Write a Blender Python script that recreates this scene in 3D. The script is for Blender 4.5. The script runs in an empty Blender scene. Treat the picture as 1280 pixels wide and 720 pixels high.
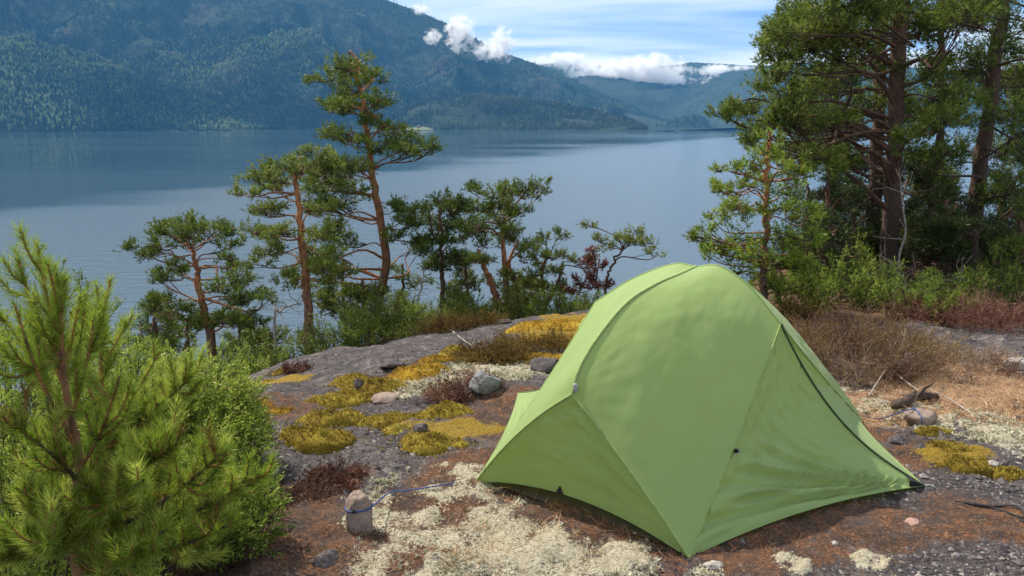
import bpy, math, random
import numpy as np

# ------------------------------------------------------------------ camera, world, sun, exposure
S = bpy.context.scene
COL = S.collection
F_PX = 1004.0                       # focal length in pixels of a 1280 wide frame
PITCH = math.atan(210.0 / F_PX)     # horizon at row 150 of 720
CAM_Z = 1.75
cam_d = bpy.data.cameras.new('camera'); cam = bpy.data.objects.new('camera', cam_d); COL.objects.link(cam)
cam.location = (0, 0, CAM_Z); cam.rotation_euler = (math.pi / 2 - PITCH, 0, 0)
cam_d.sensor_width = 36.0; cam_d.lens = F_PX / 1280 * 36.0
cam_d.clip_start = 0.05; cam_d.clip_end = 40000
S.camera = cam

SUN_EL = math.radians(50); SUN_AZ = math.radians(-46)      # azimuth from +Y, clockwise
SX, SY, SZ = math.sin(SUN_AZ) * math.cos(SUN_EL), math.cos(SUN_AZ) * math.cos(SUN_EL), math.sin(SUN_EL)
sun_d = bpy.data.lights.new('sun', 'SUN'); sun = bpy.data.objects.new('sun', sun_d); COL.objects.link(sun)
sun_d.energy = 4.9; sun_d.angle = math.radians(1.2); sun_d.color = (1.0, 0.90, 0.77)
from mathutils import Vector
sun.rotation_euler = Vector((SX, SY, SZ)).to_track_quat('Z', 'Y').to_euler()

W = bpy.data.worlds.new('World'); S.world = W; W.use_nodes = True
nt = W.node_tree; nt.nodes.clear()
def wn(t, **k):
    n = nt.nodes.new(t)
    for a, b in k.items(): setattr(n, a, b)
    return n
def wmath(op, a, b=None, clamp=False):
    n = wn('ShaderNodeMath', operation=op, use_clamp=clamp)
    for i, v in enumerate((a, b)):
        if v is None: continue
        if isinstance(v, (int, float)): n.inputs[i].default_value = v
        else: nt.links.new(v, n.inputs[i])
    return n.outputs[0]
sky = wn('ShaderNodeTexSky', sky_type='NISHITA', sun_disc=False, sun_elevation=SUN_EL, sun_rotation=SUN_AZ,
         altitude=100, air_density=1.0, dust_density=0.1, ozone_density=2.5)
tc = wn('ShaderNodeTexCoord'); sep = wn('ShaderNodeSeparateXYZ'); nt.links.new(tc.outputs['Generated'], sep.inputs[0])
den = wmath('ADD', wmath('MAXIMUM', sep.outputs[2], 0.0), 0.07)
comb = wn('ShaderNodeCombineXYZ')
nt.links.new(wmath('MULTIPLY', wmath('DIVIDE', sep.outputs[0], den), 0.55), comb.inputs[0])
nt.links.new(wmath('DIVIDE', sep.outputs[1], den), comb.inputs[1])
cn = wn('ShaderNodeTexNoise'); cn.inputs['Scale'].default_value = 0.62; cn.inputs['Detail'].default_value = 6
cn.inputs['Roughness'].default_value = 0.55; cn.inputs['Distortion'].default_value = 0.4
nt.links.new(comb.outputs[0], cn.inputs['Vector'])
low = wn('ShaderNodeMapRange', interpolation_type='SMOOTHSTEP'); nt.links.new(sep.outputs[2], low.inputs[0])
low.inputs[1].default_value = 0.045; low.inputs[2].default_value = 0.10; low.inputs[3].default_value = 0.22; low.inputs[4].default_value = 0.0
cr = wn('ShaderNodeValToRGB'); e_ = cr.color_ramp.elements; e_.new(0.5)
for el_, (p_, c_) in zip(e_, ((0.40, (1.4, 2.6, 5.0)), (0.505, (4.0, 4.9, 6.2)), (0.62, (7.3, 7.2, 7.0)))): el_.position = p_; el_.color = (*c_, 1)
high = wn('ShaderNodeMapRange', interpolation_type='SMOOTHSTEP'); nt.links.new(sep.outputs[2], high.inputs[0])
high.inputs[1].default_value = 0.15; high.inputs[2].default_value = 0.32; high.inputs[3].default_value = 0.0; high.inputs[4].default_value = 0.10
nt.links.new(wmath('ADD', wmath('ADD', cn.outputs['Fac'], low.outputs[0]), high.outputs[0]), cr.inputs[0])
mixc = wn('ShaderNodeMix', data_type='RGBA'); mixc.inputs['Factor'].default_value = 0.8
nt.links.new(sky.outputs[0], mixc.inputs['A']); nt.links.new(cr.outputs[0], mixc.inputs['B'])
bg = wn('ShaderNodeBackground'); bg.inputs['Strength'].default_value = 0.115
nt.links.new(mixc.outputs['Result'], bg.inputs[0])
wo = wn('ShaderNodeOutputWorld'); nt.links.new(bg.outputs[0], wo.inputs[0])

S.view_settings.view_transform = 'Standard'; S.view_settings.look = 'None'
S.view_settings.exposure = 0.56; S.view_settings.gamma = 1.0; S.view_settings.use_curve_mapping = False
S.render.engine = 'CYCLES'
S.cycles.use_denoising = True
S.cycles.max_bounces = 6; S.cycles.transmission_bounces = 4; S.cycles.transparent_max_bounces = 8
S.cycles.volume_bounces = 4
try: S.cycles.denoiser = 'OPENIMAGEDENOISE'
except Exception: pass

# ------------------------------------------------------------------ helpers
RNG = np.random.default_rng(7)
cp_, sp_ = math.cos(PITCH), math.sin(PITCH)
CAM = np.array([0, 0, CAM_Z])
def ray(px, py):
    u = (px - 640) / F_PX; v = (360 - py) / F_PX
    return np.array([u, cp_ + v * sp_, -sp_ + v * cp_])
def at(px, py, Y):                       # world point seen at a pixel, at forward distance Y
    d = ray(px, py); return CAM + d * (Y / d[1])

def _hash(ix, iy, seed):
    n = (ix.astype(np.int64) * 374761393 + iy.astype(np.int64) * 668265263 + seed * 974711) & 0x7fffffff
    n = ((n ^ (n >> 13)) * 1274126177) & 0x7fffffff
    n = n ^ (n >> 16)
    return (n & 0xffff) / 65535.0
def vnoise(x, y, seed=0):
    x = np.asarray(x, float); y = np.asarray(y, float)
    ix = np.floor(x); iy = np.floor(y); fx = x - ix; fy = y - iy
    fx = fx * fx * fx * (fx * (fx * 6 - 15) + 10); fy = fy * fy * fy * (fy * (fy * 6 - 15) + 10)
    a = _hash(ix, iy, seed); b = _hash(ix + 1, iy, seed); c = _hash(ix, iy + 1, seed); d = _hash(ix + 1, iy + 1, seed)
    return (a + (b - a) * fx) * (1 - fy) + (c + (d - c) * fx) * fy
def fbm(x, y, oct=4, seed=0, gain=0.5):
    s = 0; amp = 1; tot = 0
    for i in range(oct):
        s = s + amp * (vnoise(x * 2 ** i + 17.3 * i, y * 2 ** i - 9.1 * i, seed + i) - 0.5); tot += amp; amp *= gain
    return s / tot * 2
def sst(a, b, x):
    t = np.clip((x - a) / (b - a), 0, 1); return t * t * (3 - 2 * t)
def splus(x, w):
    return w * np.logaddexp(0, np.asarray(x) / w)
def unit(v):
    v = np.asarray(v, float); return v / np.maximum(np.linalg.norm(v, axis=-1, keepdims=True), 1e-9)

class MB:
    """collects vertices, faces and a per-vertex tint"""
    def __init__(s): s.v = []; s.f = []; s.t = []; s.n = 0
    def add(s, V, F, tint=0.5):
        V = np.asarray(V, float).reshape(-1, 3); F = np.asarray(F, np.int64)
        if len(V) == 0: return
        s.v.append(V); s.f.append(F + s.n); s.n += len(V)
        s.t.append(np.broadcast_to(np.asarray(tint, float).ravel() if np.ndim(tint) else np.array([tint]), (len(V),)))
    def build(s, name, mat, parent=None, smooth=True, loc=None):
        V = np.concatenate(s.v) if s.v else np.zeros((0, 3)); T = np.concatenate(s.t) if s.t else np.zeros(0)
        o = mesh_obj(name, V, s.f, mat, parent, smooth, loc)
        a = o.data.attributes.new('tint', 'FLOAT', 'POINT'); a.data.foreach_set('value', T.astype(np.float32))
        return o

def mesh_obj(name, V, Fs, mat, parent=None, smooth=True, loc=None):
    """V are world coordinates; the object's origin goes to loc (or its parent's place)"""
    V = np.asarray(V, float)
    org = np.zeros(3)
    if parent is not None:
        q = parent
        while q is not None: org = org + np.array(q.location); q = q.parent
    elif loc is not None: org = np.array(loc, float)
    me = bpy.data.meshes.new(name)
    me.vertices.add(len(V)); me.vertices.foreach_set('co', (V - org).astype(np.float32).ravel())
    li = np.concatenate([f.ravel() for f in Fs]); tot = np.concatenate([np.full(len(f), f.shape[1]) for f in Fs])
    st = np.concatenate([[0], np.cumsum(tot)[:-1]])
    me.loops.add(len(li)); me.loops.foreach_set('vertex_index', li.astype(np.int32))
    me.polygons.add(len(tot)); me.polygons.foreach_set('loop_start', st.astype(np.int32))
    try: me.polygons.foreach_set('loop_total', tot.astype(np.int32))
    except Exception: pass
    me.update(calc_edges=True); me.validate()
    me.polygons.foreach_set('use_smooth', np.full(len(me.polygons), smooth)); me.update()
    me.materials.append(mat)
    o = bpy.data.objects.new(name, me); COL.objects.link(o)
    if parent is not None: o.parent = parent
    elif loc is not None: o.location = org
    return o
def empty(name, loc):
    o = bpy.data.objects.new(name, None); COL.objects.link(o); o.location = [float(c) for c in loc]; o.empty_display_size = 0.1; return o
def tag(o, label=None, cat=None, group=None, kind=None):
    if label: o['label'] = label
    if cat: o['category'] = cat
    if group: o['group'] = group
    if kind: o['kind'] = kind
    return o

def smooth_line(P, n):
    """Catmull-Rom through points"""
    P = np.asarray(P, float)
    if len(P) == 2: return P[0] + (P[1] - P[0]) * np.linspace(0, 1, n)[:, None]
    Q = np.vstack([2 * P[0] - P[1], P, 2 * P[-1] - P[-2]])
    ts = np.linspace(0, len(P) - 1 - 1e-6, n); out = []
    for t in ts:
        i = int(t); f = t - i; a, b, c, d = Q[i:i + 4]
        out.append(0.5 * ((2 * b) + (-a + c) * f + (2 * a - 5 * b + 4 * c - d) * f * f + (-a + 3 * b - 3 * c + d) * f ** 3))
    return np.array(out)
def tube(P, R, n=6, rough=0.0, seed=0, cap=False):
    P = np.asarray(P, float); m = len(P); R = np.broadcast_to(np.asarray(R, float), (m,))
    T = unit(np.gradient(P, axis=0)); ref = np.array([0.31, 0.95, 0.05]) if abs(T[:, 2]).mean() > 0.6 else np.array([0, 0, 1.0])
    A = unit(np.cross(T, ref)); B = np.cross(T, A)
    an = np.linspace(0, 2 * np.pi, n, endpoint=False)
    rr = R[:, None] * np.ones((m, n))
    if rough: rr = rr * (1 + rough * (np.random.default_rng(seed).random((m, n)) - 0.5))
    V = P[:, None] + rr[..., None] * (A[:, None] * np.cos(an)[None, :, None] + B[:, None] * np.sin(an)[None, :, None])
    idx = np.arange(m * n).reshape(m, n)
    q = np.stack([idx[:-1], np.roll(idx[:-1], -1, 1), np.roll(idx[1:], -1, 1), idx[1:]], -1).reshape(-1, 4)
    return V.reshape(-1, 3), q
def sticks(P0, P1, r0, r1, n=3):
    """many straight thin tapered tubes"""
    P0 = np.asarray(P0, float); P1 = np.asarray(P1, float); M = len(P0)
    T = unit(P1 - P0); A = unit(np.cross(T, np.array([0.21, 0.37, 0.9]))); B = np.cross(T, A)
    an = np.linspace(0, 2 * np.pi, n, endpoint=False)
    ring = A[:, None] * np.cos(an)[None, :, None] + B[:, None] * np.sin(an)[None, :, None]
    r0 = np.broadcast_to(np.asarray(r0, float), (M,)); r1 = np.broadcast_to(np.asarray(r1, float), (M,))
    V = np.concatenate([P0[:, None] + ring * r0[:, None, None], P1[:, None] + ring * r1[:, None, None]], 1)
    b = np.arange(M)[:, None] * 2 * n; k = np.arange(n)
    q = np.stack([b + k, b + (k + 1) % n, b + n + (k + 1) % n, b + n + k], -1).reshape(-1, 4)
    return V.reshape(-1, 3), q
def tufts(pos, dirs, L, nl, n, w, spread, rng, tint, t0=0.0):
    """needle shoots: M shoots of n needles, each needle one thin triangle"""
    pos = np.asarray(pos, float); dirs = unit(dirs); M = len(pos)
    L = np.broadcast_to(np.asarray(L, float), (M,))
    t = t0 + (1 - t0) * rng.random((M, n)); rnd = unit(rng.normal(size=(M, n, 3)))
    D = dirs[:, None] + 0 * rnd
    perp = unit(rnd - (rnd * D).sum(-1, keepdims=True) * D)
    a = spread * (1.12 - 0.55 * t) * (0.75 + 0.5 * rng.random((M, n)))
    nd = D * np.cos(a)[..., None] + perp * np.sin(a)[..., None]
    base = pos[:, None] + D * (L[:, None] * t)[..., None]
    ln = nl * (0.7 + 0.45 * rng.random((M, n)))
    tip = base + nd * ln[..., None] + np.array([0, 0, -0.10]) * ln[..., None] * rng.random((M, n, 1))
    side = unit(np.cross(nd, unit(rng.normal(size=(M, n, 3))))) * (w / 2)
    V = np.stack([base - side, base + side, tip], 2).reshape(-1, 3)
    F = np.arange(M * n * 3).reshape(-1, 3)
    tt = np.clip(np.broadcast_to(np.asarray(tint, float), (M,))[:, None] + 0.16 * rng.normal(size=(M, n)), 0, 1)
    return V, F, np.repeat(tt.ravel(), 3)
def blades(P0, D, L, w, bend, rng, tint):
    """curved thin strands: quad + triangle each"""
    P0 = np.asarray(P0, float); D = unit(D); M = len(P0); L = np.broadcast_to(np.asarray(L, float), (M,))[:, None]
    side = unit(np.cross(D, rng.normal(size=(M, 3)))) * w / 2
    bd = rng.normal(size=(M, 3)) * bend; bd[:, 2] = -np.abs(bd[:, 2]) * 0.6
    m = P0 + D * L * 0.55 + bd * L * 0.3; e = P0 + D * L + bd * L
    V = np.stack([P0 - side, P0 + side, m + side * 0.8, m - side * 0.8, e], 1).reshape(-1, 3)
    b = np.arange(M)[:, None] * 5
    q = (b + np.array([[0, 1, 2, 3]])); t = (b + np.array([[3, 2, 4]]))
    tt = np.repeat(np.broadcast_to(np.asarray(tint, float), (M,)), 5)
    return V, q, t, tt

# ------------------------------------------------------------------ materials
class NT:
    def __init__(s, name):
        s.m = bpy.data.materials.new(name); s.m.use_nodes = True; s.t = s.m.node_tree; s.t.nodes.clear()
        s.out = s.n('ShaderNodeOutputMaterial')
    def n(s, typ, **k):
        x = s.t.nodes.new(typ)
        for a, b in k.items(): setattr(x, a, b)
        return x
    def l(s, a, b): s.t.links.new(a, b)
    def put(s, sock, v):
        if isinstance(v, bpy.types.NodeSocket): s.l(v, sock)
        elif isinstance(v, tuple) and len(v) == 3 and sock.type == 'RGBA': sock.default_value = (*v, 1)
        else: sock.default_value = v
    def noise(s, scale, detail=4, rough=0.55, vec=None, dist=0.0):
        x = s.n('ShaderNodeTexNoise'); x.inputs['Scale'].default_value = scale; x.inputs['Detail'].default_value = detail
        x.inputs['Roughness'].default_value = rough; x.inputs['Distortion'].default_value = dist
        s.l(vec if vec is not None else s.obj(), x.inputs['Vector']); return x.outputs['Fac']
    def vor(s, scale, vec=None, feat='F1'):
        x = s.n('ShaderNodeTexVoronoi', feature=feat); x.inputs['Scale'].default_value = scale
        s.l(vec if vec is not None else s.obj(), x.inputs['Vector']); return x.outputs['Distance']
    def obj(s):
        if not hasattr(s, '_tc'): s._tc = s.n('ShaderNodeTexCoord')
        return s._tc.outputs['Object']
    def scaled(s, v):
        x = s.n('ShaderNodeMapping'); x.inputs['Scale'].default_value = v; s.l(s.obj(), x.inputs[0]); return x.outputs[0]
    def attr(s, name): return s.n('ShaderNodeAttribute', attribute_name=name)
    def ramp(s, fac, stops):
        x = s.n('ShaderNodeValToRGB'); e = x.color_ramp.elements
        while len(e) < len(stops): e.new(0.5)
        for i, (p, c) in enumerate(stops):
            e[i].position = p; e[i].color = (*c, 1) if isinstance(c, tuple) else (c, c, c, 1)
        s.l(fac, x.inputs[0]); return x.outputs[0]
    def mix(s, fac, a, b, blend='MIX'):
        x = s.n('ShaderNodeMix', data_type='RGBA', blend_type=blend)
        s.put(x.inputs['Factor'], fac); s.put(x.inputs['A'], a); s.put(x.inputs['B'], b); return x.outputs['Result']
    def math(s, op, a, b=0.0, clamp=False):
        x = s.n('ShaderNodeMath', operation=op, use_clamp=clamp); s.put(x.inputs[0], a); s.put(x.inputs[1], b); return x.outputs[0]
    def bump(s, h, strength, dist):
        x = s.n('ShaderNodeBump'); x.inputs['Strength'].default_value = strength; x.inputs['Distance'].default_value = dist
        s.l(h, x.inputs['Height']); return x.outputs[0]
    def princ(s, col, rough=0.8, normal=None, spec=0.3):
        x = s.n('ShaderNodeBsdfPrincipled'); s.put(x.inputs['Base Color'], col); s.put(x.inputs['Roughness'], rough)
        x.inputs['Specular IOR Level'].default_value = spec
        if normal is not None: s.l(normal, x.inputs['Normal'])
        return x.outputs[0]
    def done(s, sh): s.l(sh, s.out.inputs['Surface']); return s.m

def leaf_mat(name, stops, trans=0.35, rough=0.5):
    k = NT(name); c = k.ramp(k.attr('tint').outputs['Fac'], stops)
    p = k.princ(c, rough, spec=0.25); tr = k.n('ShaderNodeBsdfTranslucent'); k.l(c, tr.inputs[0])
    m = k.n('ShaderNodeMixShader'); m.inputs[0].default_value = trans; k.l(p, m.inputs[1]); k.l(tr.outputs[0], m.inputs[2])
    return k.done(m.outputs[0])
def bark_mat(name, lo, hi, scale=1.0):
    k = NT(name); t = k.attr('tint').outputs['Fac']
    c = k.ramp(t, [(0.0, lo), (0.45, tuple((np.array(lo) * .6 + np.array(hi) * .4))), (0.8, hi)])
    v = k.vor(34 * scale, k.scaled((1, 1, 0.35))); nz = k.noise(60 * scale, 3)
    c = k.mix(k.ramp(v, [(0.1, 0.85), (0.7, 0.0)]), c, (0.05, 0.035, 0.028))
    c = k.mix(k.math('MULTIPLY', nz, 0.25), c, (0.26, 0.20, 0.16))
    h = k.math('ADD', k.math('MULTIPLY', v, -1.0), k.math('MULTIPLY', nz, 0.4))
    return k.done(k.princ(c, 0.9, k.bump(h, 0.8, 0.02), 0.15))
def plain_mat(name, stops, scale=30, rough=0.85, bump=0.3, spec=0.25):
    k = NT(name); nz = k.noise(scale, 5)
    return k.done(k.princ(k.ramp(nz, stops), rough, k.bump(nz, bump, 0.01), spec))

M = {}
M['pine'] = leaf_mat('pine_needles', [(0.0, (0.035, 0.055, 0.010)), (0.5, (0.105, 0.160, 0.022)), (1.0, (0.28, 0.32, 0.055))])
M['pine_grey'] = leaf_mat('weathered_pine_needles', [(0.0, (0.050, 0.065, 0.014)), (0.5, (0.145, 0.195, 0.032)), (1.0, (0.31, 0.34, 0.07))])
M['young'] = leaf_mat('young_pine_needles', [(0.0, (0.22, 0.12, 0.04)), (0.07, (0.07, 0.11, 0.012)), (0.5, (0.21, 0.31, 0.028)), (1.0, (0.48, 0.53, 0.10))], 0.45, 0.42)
M['juniper'] = leaf_mat('juniper_needles', [(0.0, (0.16, 0.09, 0.03)), (0.06, (0.045, 0.08, 0.014)), (0.5, (0.19, 0.29, 0.030)), (1.0, (0.46, 0.52, 0.10))], 0.35, 0.45)
M['spruce'] = leaf_mat('dark_needles', [(0.0, (0.018, 0.028, 0.010)), (0.5, (0.052, 0.082, 0.018)), (1.0, (0.13, 0.17, 0.03))], 0.25)
M['berry'] = leaf_mat('berry_leaves', [(0.0, (0.04, 0.075, 0.012)), (0.5, (0.15, 0.23, 0.028)), (1.0, (0.34, 0.40, 0.07))], 0.35)
M['rust'] = leaf_mat('dead_rusty_needles', [(0.0, (0.09, 0.03, 0.02)), (0.5, (0.20, 0.06, 0.035)), (1.0, (0.32, 0.12, 0.06))], 0.3)
M['heather'] = leaf_mat('heather_twigs', [(0.0, (0.07, 0.038, 0.03)), (0.4, (0.16, 0.085, 0.06)), (0.7, (0.24, 0.15, 0.10)), (1.0, (0.36, 0.29, 0.24))], 0.15, 0.8)
M['heather_red'] = leaf_mat('red_heather_twigs', [(0.0, (0.08, 0.025, 0.02)), (0.5, (0.19, 0.082, 0.052)), (1.0, (0.36, 0.22, 0.16))], 0.15, 0.8)
M['heather_olive'] = leaf_mat('olive_heather_twigs', [(0.0, (0.06, 0.038, 0.012)), (0.5, (0.17, 0.11, 0.025)), (1.0, (0.32, 0.23, 0.06))], 0.2, 0.8)
M['straw'] = leaf_mat('dry_grass', [(0.0, (0.22, 0.11, 0.06)), (0.5, (0.42, 0.25, 0.13)), (1.0, (0.62, 0.46, 0.28))], 0.2, 0.7)
M['litter'] = leaf_mat('red_brown_litter', [(0.0, (0.14, 0.055, 0.035)), (0.5, (0.30, 0.13, 0.075)), (1.0, (0.50, 0.31, 0.19))], 0.15, 0.8)
M['lichen'] = leaf_mat('reindeer_lichen', [(0.0, (0.30, 0.28, 0.19)), (0.5, (0.52, 0.50, 0.36)), (1.0, (0.72, 0.70, 0.56))], 0.1, 0.95)
M['moss'] = leaf_mat('yellow_moss', [(0.0, (0.10, 0.065, 0.018)), (0.35, (0.22, 0.155, 0.022)), (0.6, (0.34, 0.26, 0.035)), (1.0, (0.52, 0.44, 0.12))], 0.1, 0.95)
M['moss_gold'] = leaf_mat('golden_moss', [(0.0, (0.14, 0.075, 0.02)), (0.35, (0.30, 0.18, 0.022)), (0.6, (0.46, 0.30, 0.03)), (1.0, (0.62, 0.46, 0.10))], 0.1, 0.95)
def moss_mat(name, stops):
    k = NT(name); f1 = k.noise(55, 5, .7); f2 = k.noise(210, 3, .7); f0 = k.noise(9, 5, .7)
    t = k.math('ADD', k.math('MULTIPLY', k.attr('tint').outputs['Fac'], .7), k.math('ADD', k.math('MULTIPLY', k.math('SUBTRACT', f1, .5), .9), k.math('ADD', k.math('MULTIPLY', k.math('SUBTRACT', f2, .5), .7), k.math('MULTIPLY', k.math('SUBTRACT', f0, .38), .5))))
    return k.done(k.princ(k.ramp(t, stops), .95, k.bump(k.math('ADD', f1, k.math('MULTIPLY', f2, .5)), 1.0, .02), .1))
for nm_ in ('moss', 'moss_gold'):
    rp_ = next(n_ for n_ in M[nm_].node_tree.nodes if n_.type == 'VALTORGB'); M[nm_ + '_body'] = moss_mat(nm_ + '_cushion', [(e__.position, tuple(e__.color)[:3]) for e__ in rp_.color_ramp.elements])
M['bark'] = bark_mat('pine_bark', (0.12, 0.085, 0.065), (0.50, 0.20, 0.075))
M['bark_dark'] = bark_mat('dark_bark', (0.045, 0.032, 0.026), (0.15, 0.075, 0.045))
M['deadwood'] = plain_mat('dead_grey_wood', [(0.3, (0.16, 0.13, 0.11)), (0.7, (0.42, 0.37, 0.33))], 40)

# ------------------------------------------------------------------ terrain
WATER_Z = -38.0
EX = np.array([-60, -12, -6, -4, -2.9, -2.25, -0.85, 0.7, 2.4, 3.5, 5, 8, 30.0])
EY = np.array([-75, -3, 2.5, 6, 8, 9, 10.5, 11, 11.5, 12.5, 15, 17, 22.0])
TC = np.array([0.95, 3.95])
def ground(x, y, micro=True):
    x = np.asarray(x, float); y = np.asarray(y, float)
    wr = sst(1.2, 4.0, x)
    z = -(0.103 * (1 - wr) + 0.06 * wr) * splus(y - 4.6, 0.5) - 0.105 * splus(-0.3 - x, 0.4)
    z = z - 0.30 * splus(-1.35 - x, 0.25) * sst(4.5, 2.5, y)
    E = np.interp(x, EX, EY)
    z = z - 0.85 * splus(y - E, 0.8)
    z = z + 0.04 * splus(-y, 3.0)
    flat = 1 - 0.85 * np.exp(-(((x - TC[0]) / 1.25) ** 2 + ((y - TC[1]) / 1.25) ** 2) ** 2)
    z = z + flat * 0.09 * fbm(x * 0.9, y * 0.9, 3, 3)
    if micro:
        st = fbm(x * 1.3 + .4 * y, y * 2.1, 4, 14); z = z + 0.05 * (np.abs(st) ** .7 - .3) * (0.2 + 0.8 * flat) + 0.034 * fbm(x * 4.0 + 0.5 * y, y * 4.0, 5, 11, .6) * (0.35 + 0.65 * flat) + 0.010 * fbm(x * 17, y * 17, 3, 23)
    return np.maximum(z, -40.5)
def hit(px, py, off=0.0):                 # where the view ray through a pixel meets the ground
    d = ray(px, py); t = np.linspace(1.0, 40, 4000)
    P = CAM + d * t[:, None]; below = P[:, 2] < ground(P[:, 0], P[:, 1])
    i = int(np.argmax(below)) if below.any() else 600
    p = P[i].copy(); p[2] = ground(p[0], p[1]) + off; return p
def hits(px, py):
    px = np.asarray(px, float); py = np.asarray(py, float); out = np.zeros((len(px), 3)); ok = np.zeros(len(px), bool)
    u = (px - 640) / F_PX; v = (360 - py) / F_PX
    d = np.stack([u, cp_ + v * sp_, -sp_ + v * cp_], -1); t = np.geomspace(1.2, 26, 420)
    P = CAM + d[:, None] * t[None, :, None]; b = P[..., 2] < ground(P[..., 0], P[..., 1], False)
    i = b.argmax(1); ok = b.any(1); out = P[np.arange(len(px)), i]; out[:, 2] = ground(out[:, 0], out[:, 1]); return out[ok]

def zone(x, y, blobs, seed, nz=0.75, fr=2.4):
    """0..1 mask of noisy elliptical patches: (px, py, r metres[, aspect])"""
    m = np.zeros_like(x); w = fbm(x * fr, y * fr, 5, seed, 0.62) * nz
    for b in blobs:
        c = hit(b[0], b[1]); r = b[2]; asp = b[3] if len(b) > 3 else 1.0
        d = np.hypot((x - c[0]) / (r * asp), (y - c[1]) / r) + w
        m = np.maximum(m, sst(1.15, 0.65, d))
    return m
Z_LICHEN = [(560, 640, 0.42), (660, 690, 0.40), (545, 708, 0.27), (790, 700, 0.22), (530, 488, 0.42), (628, 464, 0.45), (1060, 488, 0.30),
            (1115, 508, 0.25), (1210, 530, 0.25), (1275, 545, 0.25), (700, 715, 0.3), (880, 715, 0.12), (985, 708, 0.10), (590, 610, 0.3), (930, 712, .08), (1090, 700, .07)]
Z_LITTER = [(590, 580, 0.24, 1.5), (560, 600, 0.16, 1.6), (540, 660, 0.34), (700, 680, 0.4), (610, 540, 0.28), (950, 690, 0.27, 1.7), (1050, 650, 0.25, 1.9), (640, 500, 0.30), (430, 600, 0.12, 1.6),
            (1040, 545, 0.4), (1110, 560, 0.3), (1000, 440, 0.9), (1090, 460, 0.9), (1180, 480, 0.7), (1230, 650, 0.3), (480, 690, 0.3), (400, 690, 0.3), (330, 500, 0.35), (350, 520, 0.3),
            (340, 640, 0.4), (300, 690, 0.6), (1000, 380, 1.6), (1100, 372, 1.9), (1200, 385, 1.3), (1280, 375, 1.6)]
Z_STRAW = [(1240, 495, 0.6, 1.5), (1270, 520, 0.4), (1180, 480, 0.5, 1.5), (1130, 455, 0.5, 1.6), (1060, 520, 0.35)]
Z_MOSS = [(690, 418, 0.42, 1.1), (716, 402, 0.4), (1190, 572, 0.2, 1.5), (562, 545, 0.2, 1.3), (320, 482, 0.3, 1.5)]
Z_FOREST = [(1110, 356, 3.2), (1250, 352, 3.4), (1000, 356, 2.2), (1180, 345, 4.0)]

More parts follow.
